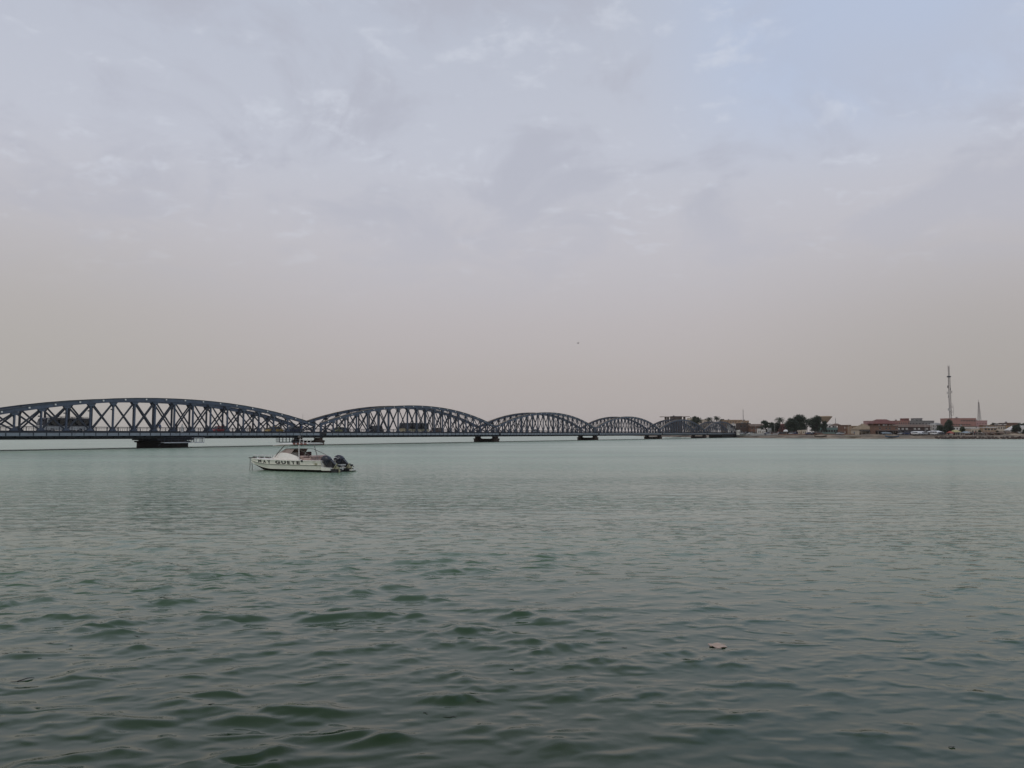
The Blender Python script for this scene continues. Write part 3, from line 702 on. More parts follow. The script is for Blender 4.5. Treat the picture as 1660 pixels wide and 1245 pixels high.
for side in (1, -1):
    rows = [[(x, side * y, z) for y, z in hull_pts(x)] for x in xsb]
    for j in range(n - 1):
        b.mi = 1 if j < 2 else 0
        if j in (6,): b.mi = 2
        b.add([r[j] for r in rows] + [r[j + 1] for r in rows], [(i, i + 1, NS + 1 + i + 1, NS + 1 + i) for i in range(NS)])
b.mi = 0; tp = [(0, y, z) for y, z in prof0] + [(0, -y, z) for y, z in prof0[::-1]]
b.add(tp, [tuple(range(len(tp)))])
hull = b.build('hull', [m_gel, m_antif, m_line], boat, smooth=30)
# deck and cockpit
xc0, xc1 = 0.45, bx(478, 0.4)          # cockpit well
b = MB(); top = lambda x: sheer(x) + 0.012
fx = [xc1 + (LB - xc1) * i / 16 for i in range(17)]
b.add([(x, half(x) - 0.05, top(x)) for x in fx] + [(x, 0, top(x) + 0.05) for x in fx] + [(x, -half(x) + 0.05, top(x)) for x in fx], [(i, i + 1, 18 + i, 17 + i) for i in range(16)] + [(17 + i, 18 + i, 35 + i, 34 + i) for i in range(16)])
for sd in (1, -1):
    fx2 = [xc0 + (xc1 - xc0) * i / 8 for i in range(9)]
    b.add([(x, sd * (half(x) - 0.05), top(x)) for x in fx2] + [(x, sd * (half(x) - 0.26), top(x)) for x in fx2] + [(x, sd * (half(x) - 0.28), 0.32) for x in fx2], [(i, i + 1, 10 + i, 9 + i) for i in range(8)] + [(9 + i, 10 + i, 19 + i, 18 + i) for i in range(8)])
b.box(0.0, xc0, -1.14, 1.14, 0.62, top(0)); b.box(xc0, xc1, -0.93, 0.93, 0.28, 0.32); b.box(xc1 - 0.01, xc1 + 0.04, -1.0, 1.0, 0.3, top(xc1))
b.build('deck', m_gel2, boat)
# cuddy cabin: a low moulded trunk that rises aft and runs out along the coaming
c_f, c_t, c_e = bx(439, 0.7), bx(457, 0.7), bx(489, 0.95)
def cab(x):
    if x > c_t: f = (c_f - x) / (c_f - c_t); return 0.04 + 0.44 * math.sin(f * PI / 2) ** 0.9
    f = (c_t - x) / (c_t - c_e); return 0.48 * (1 - f ** 2.2) + 0.02
b = MB(); rings = []
for i in range(26):
    x = c_f + (c_e - c_f) * i / 25; h = cab(x); w = min(half(x) - 0.16, 0.95 - 0.25 * max(0, (x - c_t) / (c_f - c_t))); z0 = top(x)
    if x < xc1 + 0.9:      # behind the bulkhead only the side coamings remain
        pass
    rings.append([(x, w, z0), (x, w - 0.05, z0 + h * 0.6), (x, w - 0.16, z0 + h), (x, -w + 0.16, z0 + h), (x, -w + 0.05, z0 + h * 0.6), (x, -w, z0)])
xa = bx(470, 0.5)
front = [r for r in rings if r[0][0] >= xa]; aft = [r for r in rings if r[0][0] <= front[-1][0][0] + 1e-6]
b.loft(front, closed=True)
for sd in (1, -1):
    b.loft([[(r[0][0], sd * r[0][1], r[0][2]), (r[1][0], sd * r[1][1], r[1][2]), (r[2][0], sd * r[2][1], r[2][2]), (r[2][0], sd * (r[2][1] - 0.06), r[2][2]), (r[0][0], sd * (r[0][1] - 0.16), r[0][2])] for r in aft])
cabin = b.build('cabin', m_gel2, boat, smooth=35)
b = MB()
for sd in (1, -1):
    for xx in (bx(462, 0.8), bx(455, 0.8)):
        b.box(xx - 0.16, xx + 0.10, sd * 0.80 - .02, sd * 0.80 + .02, top(xx) + 0.12, top(xx) + 0.24)
b.build('cabin_window', m_tint, cabin)
# windscreen: raked frame with smoked panes
wf, wt, we = bx(452, 0.6), bx(464, 0.6), bx(486, 0.75)
zt_s, zb_s = 1.60, 1.28
b = MB()
for sd in (1, -1):
    b.tube([(wf, sd * 0.55, zb_s - 0.03), (wt, sd * 0.60, zt_s), (we, sd * 0.74, zt_s - 0.02), (we - 0.9, sd * 0.88, 1.22), (we - 1.3, sd * 0.95, 1.02)], 0.018, 6)
b.tube([(wt, -0.60, zt_s), (wt, 0.60, zt_s)], 0.018, 6); b.tube([(wf, -0.55, zb_s - 0.03), (wf, 0.55, zb_s - 0.03)], 0.018, 6)
b.tube([(wt, 0, zt_s), (wf, 0, zb_s - 0.03)], 0.015, 6)
frame = b.build('windscreen', m_tubed, boat)
b = MB()
b.loft([[(wf + 0.01, -0.53, zb_s), (wf + 0.01, 0.53, zb_s), (wf + .02, 0.53, zb_s), (wf + .02, -0.53, zb_s)], [(wt, -0.58, zt_s - .02), (wt, 0.58, zt_s - .02), (wt + .01, 0.58, zt_s - .02), (wt + .01, -0.58, zt_s - .02)]])
b.build('front_pane', m_tint, frame)
for sd in (1, -1):
    b = MB(); b.loft([[(wf, sd * (0.56 + e), zb_s), (wt, sd * (0.60 + e), zt_s - 0.02), (bx(478, .7), sd * (0.72 + e), zt_s - 0.03), (bx(472, .7), sd * (0.78 + e), 1.16)] for e in (0, 0.012)]); b.build('side_pane', m_tint, frame)
# helm seat, console, stern bench
b = MB(); s0, s1 = bx(490), bx(474)
b.box(s0 + 0.35, s1, -0.75, 0.75, 0.32, 0.98); b.build('helm_console', m_int, boat)
for yy in (0.42, -0.42):
    b = MB(); b.box(s0 - 0.25, s0 + 0.28, yy - 0.27, yy + 0.27, 0.75, 0.90); b.box(s0 - 0.34, s0 - 0.22, yy - 0.27, yy + 0.27, 0.88, 1.38); b.box(s0 - 0.1, s0 + 0.1, yy - 0.08, yy + 0.08, 0.32, 0.75)
    q = b.build('helm_seat', m_int, boat); q.modifiers.new('b', 'BEVEL').width = 0.04
b = MB(); b.tube([(s1 - 0.35, 0.42 + 0.17 * math.cos(a), 1.14 + 0.17 * math.sin(a)) for a in [k * PI / 8 for k in range(17)]], 0.014, 5, caps=False); b.beam((s1 - .15, .42, 1.0), (s1 - .35, .42, 1.14), .03, .03); b.build('steering_wheel', m_leg, boat)
b = MB(); r0, r1 = bx(517), bx(496)
b.box(r0, r1, -0.85, 0.85, 0.45, 0.95); b.box(r0 - 0.06, r0 + 0.16, -0.85, 0.85, 0.97, 1.15); b.box(r1 - 0.5, r1 - 0.1, 0.2, 0.88, 0.952, 1.12)
q = b.build('stern_bench', m_pink, boat); q.modifiers.new('b', 'BEVEL').width = 0.05
# canopy on poles
k0, k1 = bx(512), bx(456); zc = 1.98
b = MB(); rings = []
for i in range(15):
    f = i / 14; x = k0 + (k1 - k0) * f; w = 0.86; zz = zc - 0.09 * f - (0.05 * max(0, (f - .8) / .2) ** 1.6)
    rings.append([(x, w * math.cos(a) , zz + 0.085 * math.sin(a)) for a in [PI * j / 8 for j in range(9)]] + [(x, -w + 0.03, zz - 0.045), (x, w - 0.03, zz - 0.045)])
b.loft(rings); can = b.build('canopy', m_canv, boat, smooth=35)
b = MB()
for k in range(4):
    xx = k0 + 0.05 + k * 0.33
    for sd in (0.5,): b.tube([(xx, sd, zc + 0.06), (xx - 0.08, sd, zc + 0.36)], 0.022, 6)
b.tube([(k0, .5, zc + .30), (k0 + 1.1, .5, zc + .30)], 0.012, 5)
b.build('rod_holder', m_tubew, can)
b = MB()
for k in range(4):
    xx = k0 + 0.1 + k * 0.33; b.box(xx, xx + 0.2, 0.87, 0.93, zc - 0.07, zc + 0.05)
b.build('canopy_toggle', m_redb, can)
for nm, pa, pb, r, mt in (('pole', (bx(485, .85), 0.85, 1.96), (bx(485.5, 1.0), 1.0, 0.83), 0.036, m_tubew), ('pole', (bx(485, -.85), -0.85, 1.96), (bx(485.5, -1.0), -1.0, 0.83), 0.030, m_tubew),
                          ('pole', (bx(509, .82), 0.82, 1.95), (bx(516.5, 1.05), 1.05, 0.83), 0.020, m_tubed), ('pole', (bx(509, -.82), -0.82, 1.95), (bx(516.5, -1.05), -1.05, 0.83), 0.020, m_tubed),
                          ('pole', (bx(463, .8), 0.80, 1.90), (bx(446, .8), 0.80, 1.0), 0.020, m_tubed), ('pole', (bx(463, -.8), -0.80, 1.90), (bx(446, -.8), -0.80, 1.0), 0.020, m_tubed)):
    b = MB(); b.tube([pa, pb], r, 7); b.build(nm, mt, boat)
b = MB(); xa_ = bx(490, 0.2); b.tube([(xa_, 0.2, zc), (xa_, 0.2, zc + 1.2), (xa_ - 0.02, 0.2, zc + 2.15)], [0.016, 0.010, 0.006], 6); b.box(xa_ - .05, xa_ + .05, .12, .28, zc + 0.05, zc + 0.14); b.build('antenna', m_tubed, boat)
b = MB(); b.tube([(xa_ + 0.5, -0.1, zc), (xa_ + .5, -.1, zc + .42)], .02, 6); b.lathe([(0.03, 0.40), (0.09, 0.43), (0.09, 0.55), (0.03, 0.58)], (xa_ + .5, -.1, zc), 10); b.build('masthead_light', m_tubed, boat)
# bow rail, cleat, anchor rope
b = MB(); x0r, x1r = bx(447, .9), LB - 0.05
for sd in (1, -1):
    b.tube([(x0r, sd * (half(x0r) - .1), top(x0r)), (x0r + 0.2, sd * (half(x0r) - .1), top(x0r) + 0.22)] + [(x, sd * max(0.03, half(x) - .1), top(x) + 0.24) for x in [x0r + 0.4 + (x1r - x0r - 0.5) * i / 8 for i in range(9)]], 0.013, 6)
    for i in range(4):
        x = x0r + 0.5 + i * 0.62
        b.tube([(x, sd * (half(x) - .1), top(x)), (x, sd * (half(x) - .1), top(x) + 0.24)], 0.012, 6)
b.build('bow_rail', m_tubew, boat)
b = MB(); b.box(LB - 0.35, LB + 0.22, -0.09, 0.09, top(LB) - 0.02, top(LB) + 0.05); b.build('bow_roller', m_tubed, boat)
b = MB(); xs_ = [LB - 0.25 - 0.22 * i for i in range(9)]
for i, x in enumerate(xs_): b.lathe([(0.05, 0), (0.13, 0.02), (0.12, 0.09), (0.04, 0.11)], (x, 0.12 * math.sin(i * 2.1), top(x) + 0.03), 9)
b.build('coiled_rope', m_rope, boat)
b = MB(); b.tube([(LB + 0.15, 0, top(LB)), (LB + 0.10, 0.05, 0.3), (LB + 0.18, 0.06, -0.5)], 0.022, 6); b.tube([(LB - 0.12, 0.1, 0.55), (LB - 0.18, 0.12, 0.2), (LB - 0.25, 0.15, -0.5)], 0.022, 6)
b.build('anchor_rope', m_rope, boat)
b = MB()
for sd in (1, -1): b.box(0.35, 0.55, sd * 1.17, sd * 1.21, 0.50, 0.64) if sd > 0 else b.box(0.35, 0.55, -1.21, -1.17, 0.50, 0.64)
b.build('registration_plate', m_legc, boat)
b = MB(); b.box(bx(490.5, 1.2) - .10, bx(490.5, 1.2) + .10, 1.16, 1.3, 0.70, 0.84); q = b.build('black_fender', m_leg, boat); q.modifiers.new('b', 'BEVEL').width = .05
# engine well pods and a small boarding step at the stern
b = MB(); b.mi = 0
b.loft([[(-0.72, -1.10, 0.13), (-0.72, 1.10, 0.13), (-0.72, 1.13, 0.30), (-0.72, -1.13, 0.30)], [(0.0, -1.16, 0.13), (0.0, 1.16, 0.13), (0.0, 1.18, 0.36), (0.0, -1.18, 0.36)]])
b.mi = 1; b.loft([[(-0.66, -0.9, -0.25), (-0.66, 0.9, -0.25), (-0.72, 1.08, 0.127), (-0.72, -1.08, 0.127)], [(0.0, -0.9, -0.27), (0.0, 0.9, -0.27), (0.0, 1.12, 0.127), (0.0, -1.12, 0.127)]])
b.build('stern_platform', [m_gel, m_antif], boat)
for ya, yb in ((0.35, 1.0), (-0.98, -0.42)):
    b = MB(); b.box(-1.15, -0.725, ya, yb, -0.2, 0.24); b.build('engine_pod', m_leg, boat)
b = MB(); b.box(-1.35, -0.73, -1.18, -1.0, -0.05, 0.16); b.box(-1.35, -1.16, -1.0, -0.5, 0.08, 0.16); b.build('boarding_step', m_gel, boat)
b = MB(); b.box(-0.80, -0.74, -0.55, 0.50, 0.44, 0.53); b.build('tie_bar', m_tubew, boat)
# outboards, tilted up
for k, yy in enumerate((0.70, -0.72)):
    tilt = R(57)
    def T(p, yy=yy):      # p in engine frame: x aft, z up, pivot at transom top
        x, y, z = p; c, s = math.cos(tilt), math.sin(tilt)
        return (-0.42 - (x * c - z * s) * 1.0, yy + y, 0.70 + (x * s + z * c) * 1.0)
    # engine frame: cowling above pivot (z up), leg below (z down); tilting swings the leg aft and up
    def T(p, yy=yy):
        x, y, z = p; c, s = math.cos(tilt), math.sin(tilt)
        k_ = 0.98 if z > -0.05 else 1.0
        return (-0.32 - (x * c - z * s) * k_, yy + y * k_, 0.66 + (x * s * 0.9 + z * c) * k_)
    b = MB(); rings = []
    for z, l0, l1, w in ((-0.02, -0.20, 0.28, 0.17), (0.02, -0.30, 0.36, 0.23), (0.22, -0.36, 0.40, 0.27), (0.45, -0.36, 0.36, 0.27), (0.60, -0.30, 0.26, 0.23), (0.68, -0.20, 0.14, 0.15)):
        rings.append([T(((l0 + l1) / 2 + (l1 - l0) / 2 * math.copysign(abs(math.cos(a)) ** .75, math.cos(a)), w * math.copysign(abs(math.sin(a)) ** .75, math.sin(a)), z)) for a in [2 * PI * j / 20 for j in range(20)]])
    b.loft(rings)
    eng = b.build('outboard_motor', m_cowl, boat, smooth=50)
    eng['label'] = ('near outboard, tilted up' if k == 0 else 'far outboard, tilted up')
    b = MB()
    for st in ([(-0.18, .30, -0.02, .14), (-0.15, .25, -0.30, .10), (-0.10, .22, -0.55, .07)],):
        b.loft([[T((x0, -w, z)), T((x1, -w, z)), T((x1, w, z)), T((x0, w, z))] for x0, x1, z, w in st])
    b.build('midsection', m_leg, eng)
    b = MB(); b.loft([[T((x0, -w, z)), T((x1, -w * .6, z)), T((x1, w * .6, z)), T((x0, w, z))] for x0, x1, z, w in ((-0.12, .24, -.55, .06), (-0.20, .34, -.60, .12), (-0.20, .34, -.63, .12), (-0.12, .18, -.66, .05), (-0.12, .16, -.84, .05), (-.1, .08, -1.12, .02))])
    b.loft([[T((x, r * math.cos(a), -.86 + r * math.sin(a))) for a in [2 * PI * j / 10 for j in range(10)]] for x, r in ((-.26, .015), (-.18, .06), (0, .085), (.18, .075), (.26, .05))])
    b.build('lower_unit', m_legc, eng, smooth=30)
    b = MB()
    b.loft([[T((x, r * math.cos(a), -.86 + r * math.sin(a))) for a in [2 * PI * j / 8 for j in range(8)]] for x, r in ((.26, .05), (.40, .035), (.44, .01))])
    for j in range(3):
        a0 = j * 2 * PI / 3 + .4; vs = []
        for e in (0, .012):
            for (r, da, dx) in ((.04, -.35, .0), (.17, -.45, -.03), (.19, .0, .03), (.16, .45, .08), (.04, .35, .09)):
                vs.append(T((.29 + dx + e, r * math.cos(a0 + da), -.86 + r * math.sin(a0 + da))))
        b.add(vs, [(0, 1, 2, 3, 4), (9, 8, 7, 6, 5)] + [(i, (i + 1) % 5, (i + 1) % 5 + 5, i + 5) for i in range(5)])
    b.build('propeller', m_leg, eng)
    b = MB(); b.box(-0.72, -0.12, yy - 0.14, yy + 0.14, 0.36, 0.66); b.build('engine_bracket', m_leg, boat)
b = MB(); b.tube([(-0.25, 0.35, 0.9), (-0.3, 0.0, 1.02), (-0.25, -0.4, 0.9)], 0.025, 6); b.tube([(0.05, 0.5, 0.86), (-0.1, 0.35, 1.05), (-0.2, 0.4, 0.9)], 0.02, 6); b.build('steering_hose', m_tubew, boat)
# hull name on both bows
def hull_y(x, z):
    P = hull_pts(x)
    for (y0, z0), (y1, z1) in zip(P[8:10], P[9:11]):
        pass
    (y0, z0), (y1, z1) = P[8], P[9]
    f = max(-0.2, min(1.05, (z - z0) / (z1 - z0))); return y0 + (y1 - y0) * f
def letter(ch, xa, xb, z0, z1, side):
    cu = bpy.data.curves.new('tmp', 'FONT'); cu.body = ch; cu.size = 1; cu.offset = 0.05; cu.resolution_u = 3
    o = bpy.data.objects.new('tmp', cu); COL.objects.link(o); dg = bpy.context.evaluated_depsgraph_get()
    me = bpy.data.meshes.new_from_object(o.evaluated_get(dg)); bpy.data.objects.remove(o)
    vs = [v.co.copy() for v in me.vertices]; fs = [tuple(p.vertices) for p in me.polygons]
    x0, x1 = min(v.x for v in vs), max(v.x for v in vs); y0, y1 = min(v.y for v in vs), max(v.y for v in vs)
    out = []
    for v in vs:
        f = (v.x - x0) / (x1 - x0); g = (v.y - y0) / (y1 - y0)
        x = xa + (xb - xa) * f; zz = z0 + (z1 - z0) * g
        out.append((x, side * (hull_y(x, zz) + 0.006), zz))
    return out, fs
b = MB(); spans = [('M', 416.5, 424.5), ('A', 426, 432.5), ('Y', 433.5, 440), ('G', 446.5, 455), ('U', 456.5, 464), ('E', 466, 470.5), ('Y', 472.5, 479), ('E', 481, 486.5)]
for ch, p0, p1 in spans:
    pm = (p0 + p1) / 2; yo = half(bx(pm, 1.0)) ; xa, xb = bx(p0, yo), bx(p1, yo)
    P = hull_pts((xa + xb) / 2); z0 = P[8][1] + 0.01; z1 = P[9][1] + 0.01
    b.add(*letter(ch, xa, xb, z0, z1, 1))
b.build('boat_name', m_txt, hull, fix=False)
b = MB()
xr0, xr1 = bx(486.5, 1.1), bx(416.5, .5)
for ch, p0, p1 in spans:
    f0 = (p0 - 416.5) / 70; f1 = (p1 - 416.5) / 70; xa, xb = xr0 + (xr1 - xr0) * f0, xr0 + (xr1 - xr0) * f1
    P = hull_pts((xa + xb) / 2); b.add(*letter(ch, xa, xb, P[8][1] + .035, P[9][1] - .015, -1))
b.build('boat_name', m_txt, hull, fix=False)
# ------------------------------------------------------------------ right bank
def terrain():
    wl = [(-2500, 2300), (-900, 2100), (gx(1000, 1500), 1500), (gx(1022, 950), 950), (gx(1058, 640), 640), (gx(1100, 560), 560), (gx(1150, 530), 530), (gx(1192, 505), 505), (gx(1235, 440), 440), (gx(1300, 418), 418), (gx(1340, 402), 402), (gx(1400, 392), 392), (gx(1450, 384), 384), (gx(1530, 376), 376), (gx(1600, 368), 368), (gx(1700, 358), 358), (gx(1900, 340), 340), (700, 300), (1200, 200), (2300, 100)]
    pts = []
    for (x0, y0), (x1, y1) in zip(wl, wl[1:]):
        n = max(2, int(math.hypot(x1 - x0, y1 - y0) / 3.0)) if y0 < 700 and abs(x0) < 800 else 12
        pts += [(x0 + (x1 - x0) * i / n, y0 + (y1 - y0) * i / n) for i in range(n)]
    pts.append(wl[-1])
    rng = random.Random(3)
    prof = [(-6, -1.2), (-2, -0.5), (0, 0.02), (2, 0.35), (4, 0.55), (6, 0.95), (8, 1.25), (10.5, 1.55), (13, 1.75), (17, 1.95), (22, 2.02), (40, 2.05), (120, 2.1), (600, 2.2), (2000, 2.3)]
    from mathutils import noise
    vs = []; m = len(prof)
    for i, (x, y) in enumerate(pts):
        a = pts[max(0, i - 3)]; c = pts[min(len(pts) - 1, i + 3)]
        d = Vector((c[0] - a[0], c[1] - a[1], 0)).normalized(); nrm = Vector((-d.y, d.x, 0))
        nrm = (nrm + Vector((0, 0.8, 0))).normalized() if nrm.y > -.2 else Vector((0.3, 1, 0)).normalized()
        w = 1.0 + 0.35 * noise.noise(Vector((x * 0.05, y * 0.05, 3)))
        for o, z in prof:
            px_, py_ = x + nrm.x * o * w, y + nrm.y * o * w
            bump = noise.noise(Vector((px_ * 0.16, py_ * 0.16, 0))) * 0.28 * max(0, min(1, o / 4)) * (1 if o < 18 else 0.1)
            # pale sand heaps on the bank
            for hx, hy, hr, hh in HEAPS: bump += hh * math.exp(-(((px_ - hx) / hr) ** 2 + ((py_ - hy) / (hr * 0.6)) ** 2))
            vs.append((px_, py_, z + bump))
    fs = [(i * m + j, (i + 1) * m + j, (i + 1) * m + j + 1, i * m + j + 1) for i in range(len(pts) - 1) for j in range(m - 1)]
    b = MB(); b.add(vs, fs)
    mt = bpy.data.materials.new('river_bank'); mt.use_nodes = True; t = mt.node_tree; bs = t.nodes['Principled BSDF']; bs.inputs['Roughness'].default_value = 0.95
    g = N(t, 'ShaderNodeNewGeometry'); mp = N(t, 'ShaderNodeMapping'); mp.inputs['Scale'].default_value = (0.35, 0.35, 1.6); t.links.new(g.outputs['Position'], mp.inputs[0])
    n1 = N(t, 'ShaderNodeTexNoise'); n1.inputs['Scale'].default_value = 0.6; n1.inputs['Detail'].default_value = 6; t.links.new(mp.outputs[0], n1.inputs['Vector'])
    n2 = N(t, 'ShaderNodeTexNoise'); n2.inputs['Scale'].default_value = 0.12; n2.inputs['Detail'].default_value = 3; t.links.new(g.outputs['Position'], n2.inputs['Vector'])
    c1 = ramp_n(t, n1.outputs[0], [(0.3, (0.085, 0.065, 0.045)), (0.5, (0.17, 0.13, 0.09)), (0.7, (0.30, 0.235, 0.165))])
    c2 = mix_n(t, maprange(t, n2.outputs[0], 0.5, 0.7), c1, (0.10, 0.085, 0.065))
    t.links.new(c2, bs.inputs['Base Color'])
    return b.build('ground', mt, smooth='full', fix=False)
HEAPS = [(gx(1408, 401), 401, 5.5, 0.9), (gx(1395, 400), 400, 3.5, 0.4), (gx(1440, 394), 394, 6, 0.45), (gx(1470, 391), 391, 5, 0.3), (gx(1350, 410), 410, 6, 0.35)]
g_ = terrain(); tag(g_, 'sandy river bank and ground behind it', None, None, 'structure')
GZ = 2.05

WALL = {k: mat('wall_' + k, c, 0.9, 0.10, 0.5, stain=tuple(q * 0.6 for q in c), stain_amt=0.5, stain_scale=0.35) for k, c in {
    'cream': (0.50, 0.43, 0.34), 'white': (0.64, 0.61, 0.56), 'pink': (0.40, 0.22, 0.19), 'salmon': (0.34, 0.185, 0.155), 'ochre': (0.38, 0.24, 0.11), 'brown': (0.17, 0.095, 0.065),
    'grey': (0.22, 0.21, 0.20), 'darkbrown': (0.075, 0.05, 0.042), 'tan': (0.33, 0.23, 0.15), 'red': (0.20, 0.085, 0.07), 'rose': (0.40, 0.25, 0.235), 'teal': (0.14, 0.21, 0.19), 'blue': (0.10, 0.13, 0.2), 'lgrey': (0.36, 0.36, 0.35)}.items()}
ROOF = {k: mat('roof_' + k, c, 0.85, 0.2, 0.8, stain=tuple(q * 0.5 for q in c), stain_amt=0.5, stain_scale=0.3) for k, c in {'red': (0.15, 0.055, 0.045), 'brown': (0.13, 0.085, 0.06), 'grey': (0.20, 0.20, 0.19), 'sand': (0.24, 0.18, 0.115), 'dark': (0.04, 0.036, 0.034), 'white': (0.60, 0.58, 0.55)}.items()}
m_win = mat('window_glass', (0.018, 0.02, 0.024), 0.2, 0.2, 1); m_fr = mat('window_frame', (0.30, 0.28, 0.25), 0.7, 0.1); m_door = mat('door_wood', (0.07, 0.045, 0.035), 0.7, 0.2)
m_shut = mat('pale_shutter', (0.52, 0.49, 0.44), 0.7, 0.1); m_winb = mat('bright_window', (0.62, 0.60, 0.56), 0.4, 0.05)

def building(label, px0, px1, ytop, Y, wall, depth=9, storeys=2, cols=4, roof='flat', roofm='brown', roofh=0, name='house', cat='house', winh=0.42, winw=0.5, ground='door', eave=0.5, wmat=None, base=None, grp=None, canopy=None, parapet=0.35, skip=()):
    x0, x1 = gx(px0, Y), gx(px1, Y); zb = GZ - 0.3 if base is None else base; zt_ = gz(ytop, Y) - (roofh if roof != 'flat' else 0)
    w = x1 - x0; h = zt_ - GZ
    o = thing(name, label, cat, ((x0 + x1) / 2, Y, 0), 0, grp)
    hx = w / 2; wm_ = WALL[wall] if isinstance(wall, str) else wall
    sh = h / storeys; ops = []
    for s_ in range(storeys):
        for c in range(cols):
            if (s_, c) in skip: continue
            cx = -hx + w * (c + 0.5) / cols; ww = w / cols * winw
            if s_ == 0 and ground == 'arcade': ops.append((cx - w / cols * 0.42, cx + w / cols * 0.42, GZ - 0.01, GZ + sh * 0.8, 'arc'))
            elif s_ == 0 and ground == 'door' and c == cols // 2: ops.append((cx - min(.55, ww / 2), cx + min(.55, ww / 2), GZ - 0.01, GZ + min(2.1, sh * .75), 'door'))
            elif s_ == 0 and ground == 'blank': continue
            else: ops.append((cx - ww / 2, cx + ww / 2, GZ + s_ * sh + sh * 0.32, GZ + s_ * sh + sh * (0.32 + winh), 'win'))
    xs = sorted({-hx, hx} | {q for op in ops for q in op[:2]}); zs = sorted({zb, zt_} | {q for op in ops for q in op[2:4]})
    b = MB()
    for xa, xb in zip(xs, xs[1:]):
        for za, zb_ in zip(zs, zs[1:]):
            mxx, mzz = (xa + xb) / 2, (za + zb_) / 2
            if any(op[0] < mxx < op[1] and op[2] < mzz < op[3] for op in ops): continue
            b.add([(xa, 0, za), (xb, 0, za), (xb, 0, zb_), (xa, 0, zb_)], [(0, 1, 2, 3)])
    for (xa, xb, za, zb_, k) in ops:
        d = 0.22 if k != 'arc' else 2.2
        b.add([(xa, 0, za), (xb, 0, za), (xb, 0, zb_), (xa, 0, zb_), (xa, d, za), (xb, d, za), (xb, d, zb_), (xa, d, zb_)], [(0, 4, 5, 1), (1, 5, 6, 2), (2, 6, 7, 3), (3, 7, 4, 0)] + ([(4, 7, 6, 5)] if k == 'arc' else []))
    b.add([(-hx, 0, zb), (hx, 0, zb), (hx, depth, zb), (-hx, depth, zb), (-hx, 0, zt_), (hx, 0, zt_), (hx, depth, zt_), (-hx, depth, zt_)], [(1, 2, 6, 5), (2, 3, 7, 6), (3, 0, 4, 7), (4, 5, 6, 7)])
    b.build('wall', wm_, o, fix=False)
    for (xa, xb, za, zb_, k) in ops:
        if k == 'arc': continue
        b = MB(); b.box(xa, xb, 0.14, 0.19, za, zb_)
        f = b.build('door' if k == 'door' else 'window', m_door if k == 'door' else (wmat or m_win), o)
        b = MB(); t_ = 0.07
        b.box(xa, xa + t_, 0.08, 0.137, za, zb_); b.box(xb - t_, xb, 0.08, 0.137, za, zb_); b.box(xa + t_, xb - t_, 0.08, 0.137, zb_ - t_, zb_)
        if k == 'win': b.box(xa + t_, xb - t_, 0.08, 0.137, za, za + t_); b.box((xa + xb) / 2 - .03, (xa + xb) / 2 + .03, 0.09, 0.137, za + t_, zb_ - t_)
        b.build('frame', m_fr, f)
    rm = ROOF.get(roofm, wm_) if isinstance(roofm, str) else roofm
    b = MB(); e = eave
    if roof == 'flat':
        b.box(-hx - 0.12, hx + 0.12, -0.12, 0.10, zt_ + 0.003, zt_ + parapet); b.box(-hx - 0.12, -hx + 0.1, 0.103, depth, zt_ + 0.003, zt_ + parapet); b.box(hx - 0.1, hx + 0.12, 0.103, depth, zt_ + 0.003, zt_ + parapet)
        b.build('parapet', wm_ if roofm == 'wall' else rm, o)
        if w > 5:
            rr = random.Random(int(px0 * 7)); b = MB(); xx = rr.uniform(-hx * .6, hx * .5)
            b.lathe([(0.55, 0), (0.58, 0.9), (0.3, 1.1)], (xx, depth * .6, zt_ + .01), 12); b.build('roof_tank', WALL['grey'], o)
    elif roof == 'hip':
        r_ = min(w, depth) / 2 * 0.9
        b.add([(-hx - e, -e, zt_), (hx + e, -e, zt_), (hx + e, depth + e, zt_), (-hx - e, depth + e, zt_), (-hx + r_, depth / 2, zt_ + roofh), (hx - r_, depth / 2, zt_ + roofh)], [(0, 1, 5, 4), (1, 2, 5), (2, 3, 4, 5), (3, 0, 4), (0, 3, 2, 1)])
        b.box(-hx - e, hx + e, -e - .02, -e + 0.08, zt_ - 0.14, zt_ - .003); b.build('roof', rm, o)
    elif roof == 'gable':
        b.prism([(-hx - e, zt_), (0, zt_ + roofh), (hx + e, zt_), (hx + e, zt_ - 0.12), (-hx - e, zt_ - .12)], -e, depth + e); b.build('roof', rm, o)
    elif roof == 'ridge':
        b.add([(-hx - e, -e, zt_ - .1), (hx + e, -e, zt_ - .1), (hx + e, depth + e, zt_ - .1), (-hx - e, depth + e, zt_ - .1), (-hx - e, -e, zt_), (hx + e, -e, zt_), (hx + e, depth + e, zt_), (-hx - e, depth + e, zt_), (-hx - e, depth / 2, zt_ + roofh), (hx + e, depth / 2, zt_ + roofh)],
              [(4, 5, 9, 8), (6, 7, 8, 9), (4, 8, 7), (5, 6, 9), (0, 1, 5, 4), (1, 2, 6, 5), (2, 3, 7, 6), (3, 0, 4, 7), (0, 3, 2, 1)]); b.build('roof', rm, o)
    if canopy:
        cm, cz, cd = canopy
        b = MB(); b.add([(-hx, -0.02, cz + .35), (hx, -0.02, cz + .35), (hx, -cd, cz), (-hx, -cd, cz), (-hx, -0.02, cz + .27), (hx, -0.02, cz + .27), (hx, -cd, cz - .08), (-hx, -cd, cz - .08)], [(0, 1, 2, 3), (7, 6, 5, 4), (3, 2, 6, 7), (0, 3, 7, 4), (1, 5, 6, 2), (0, 4, 5, 1)])
        cn = b.build('canopy', cm, o); b = MB()
        k = max(2, int(w / 4))
        for i in range(k + 1): xx = -hx + .1 + (w - .2) * i / k; b.box(xx - .06, xx + .06, -cd + .05, -cd + .17, GZ - .2, cz - .05)
        b.build('posts', m_fr, cn)
    return o

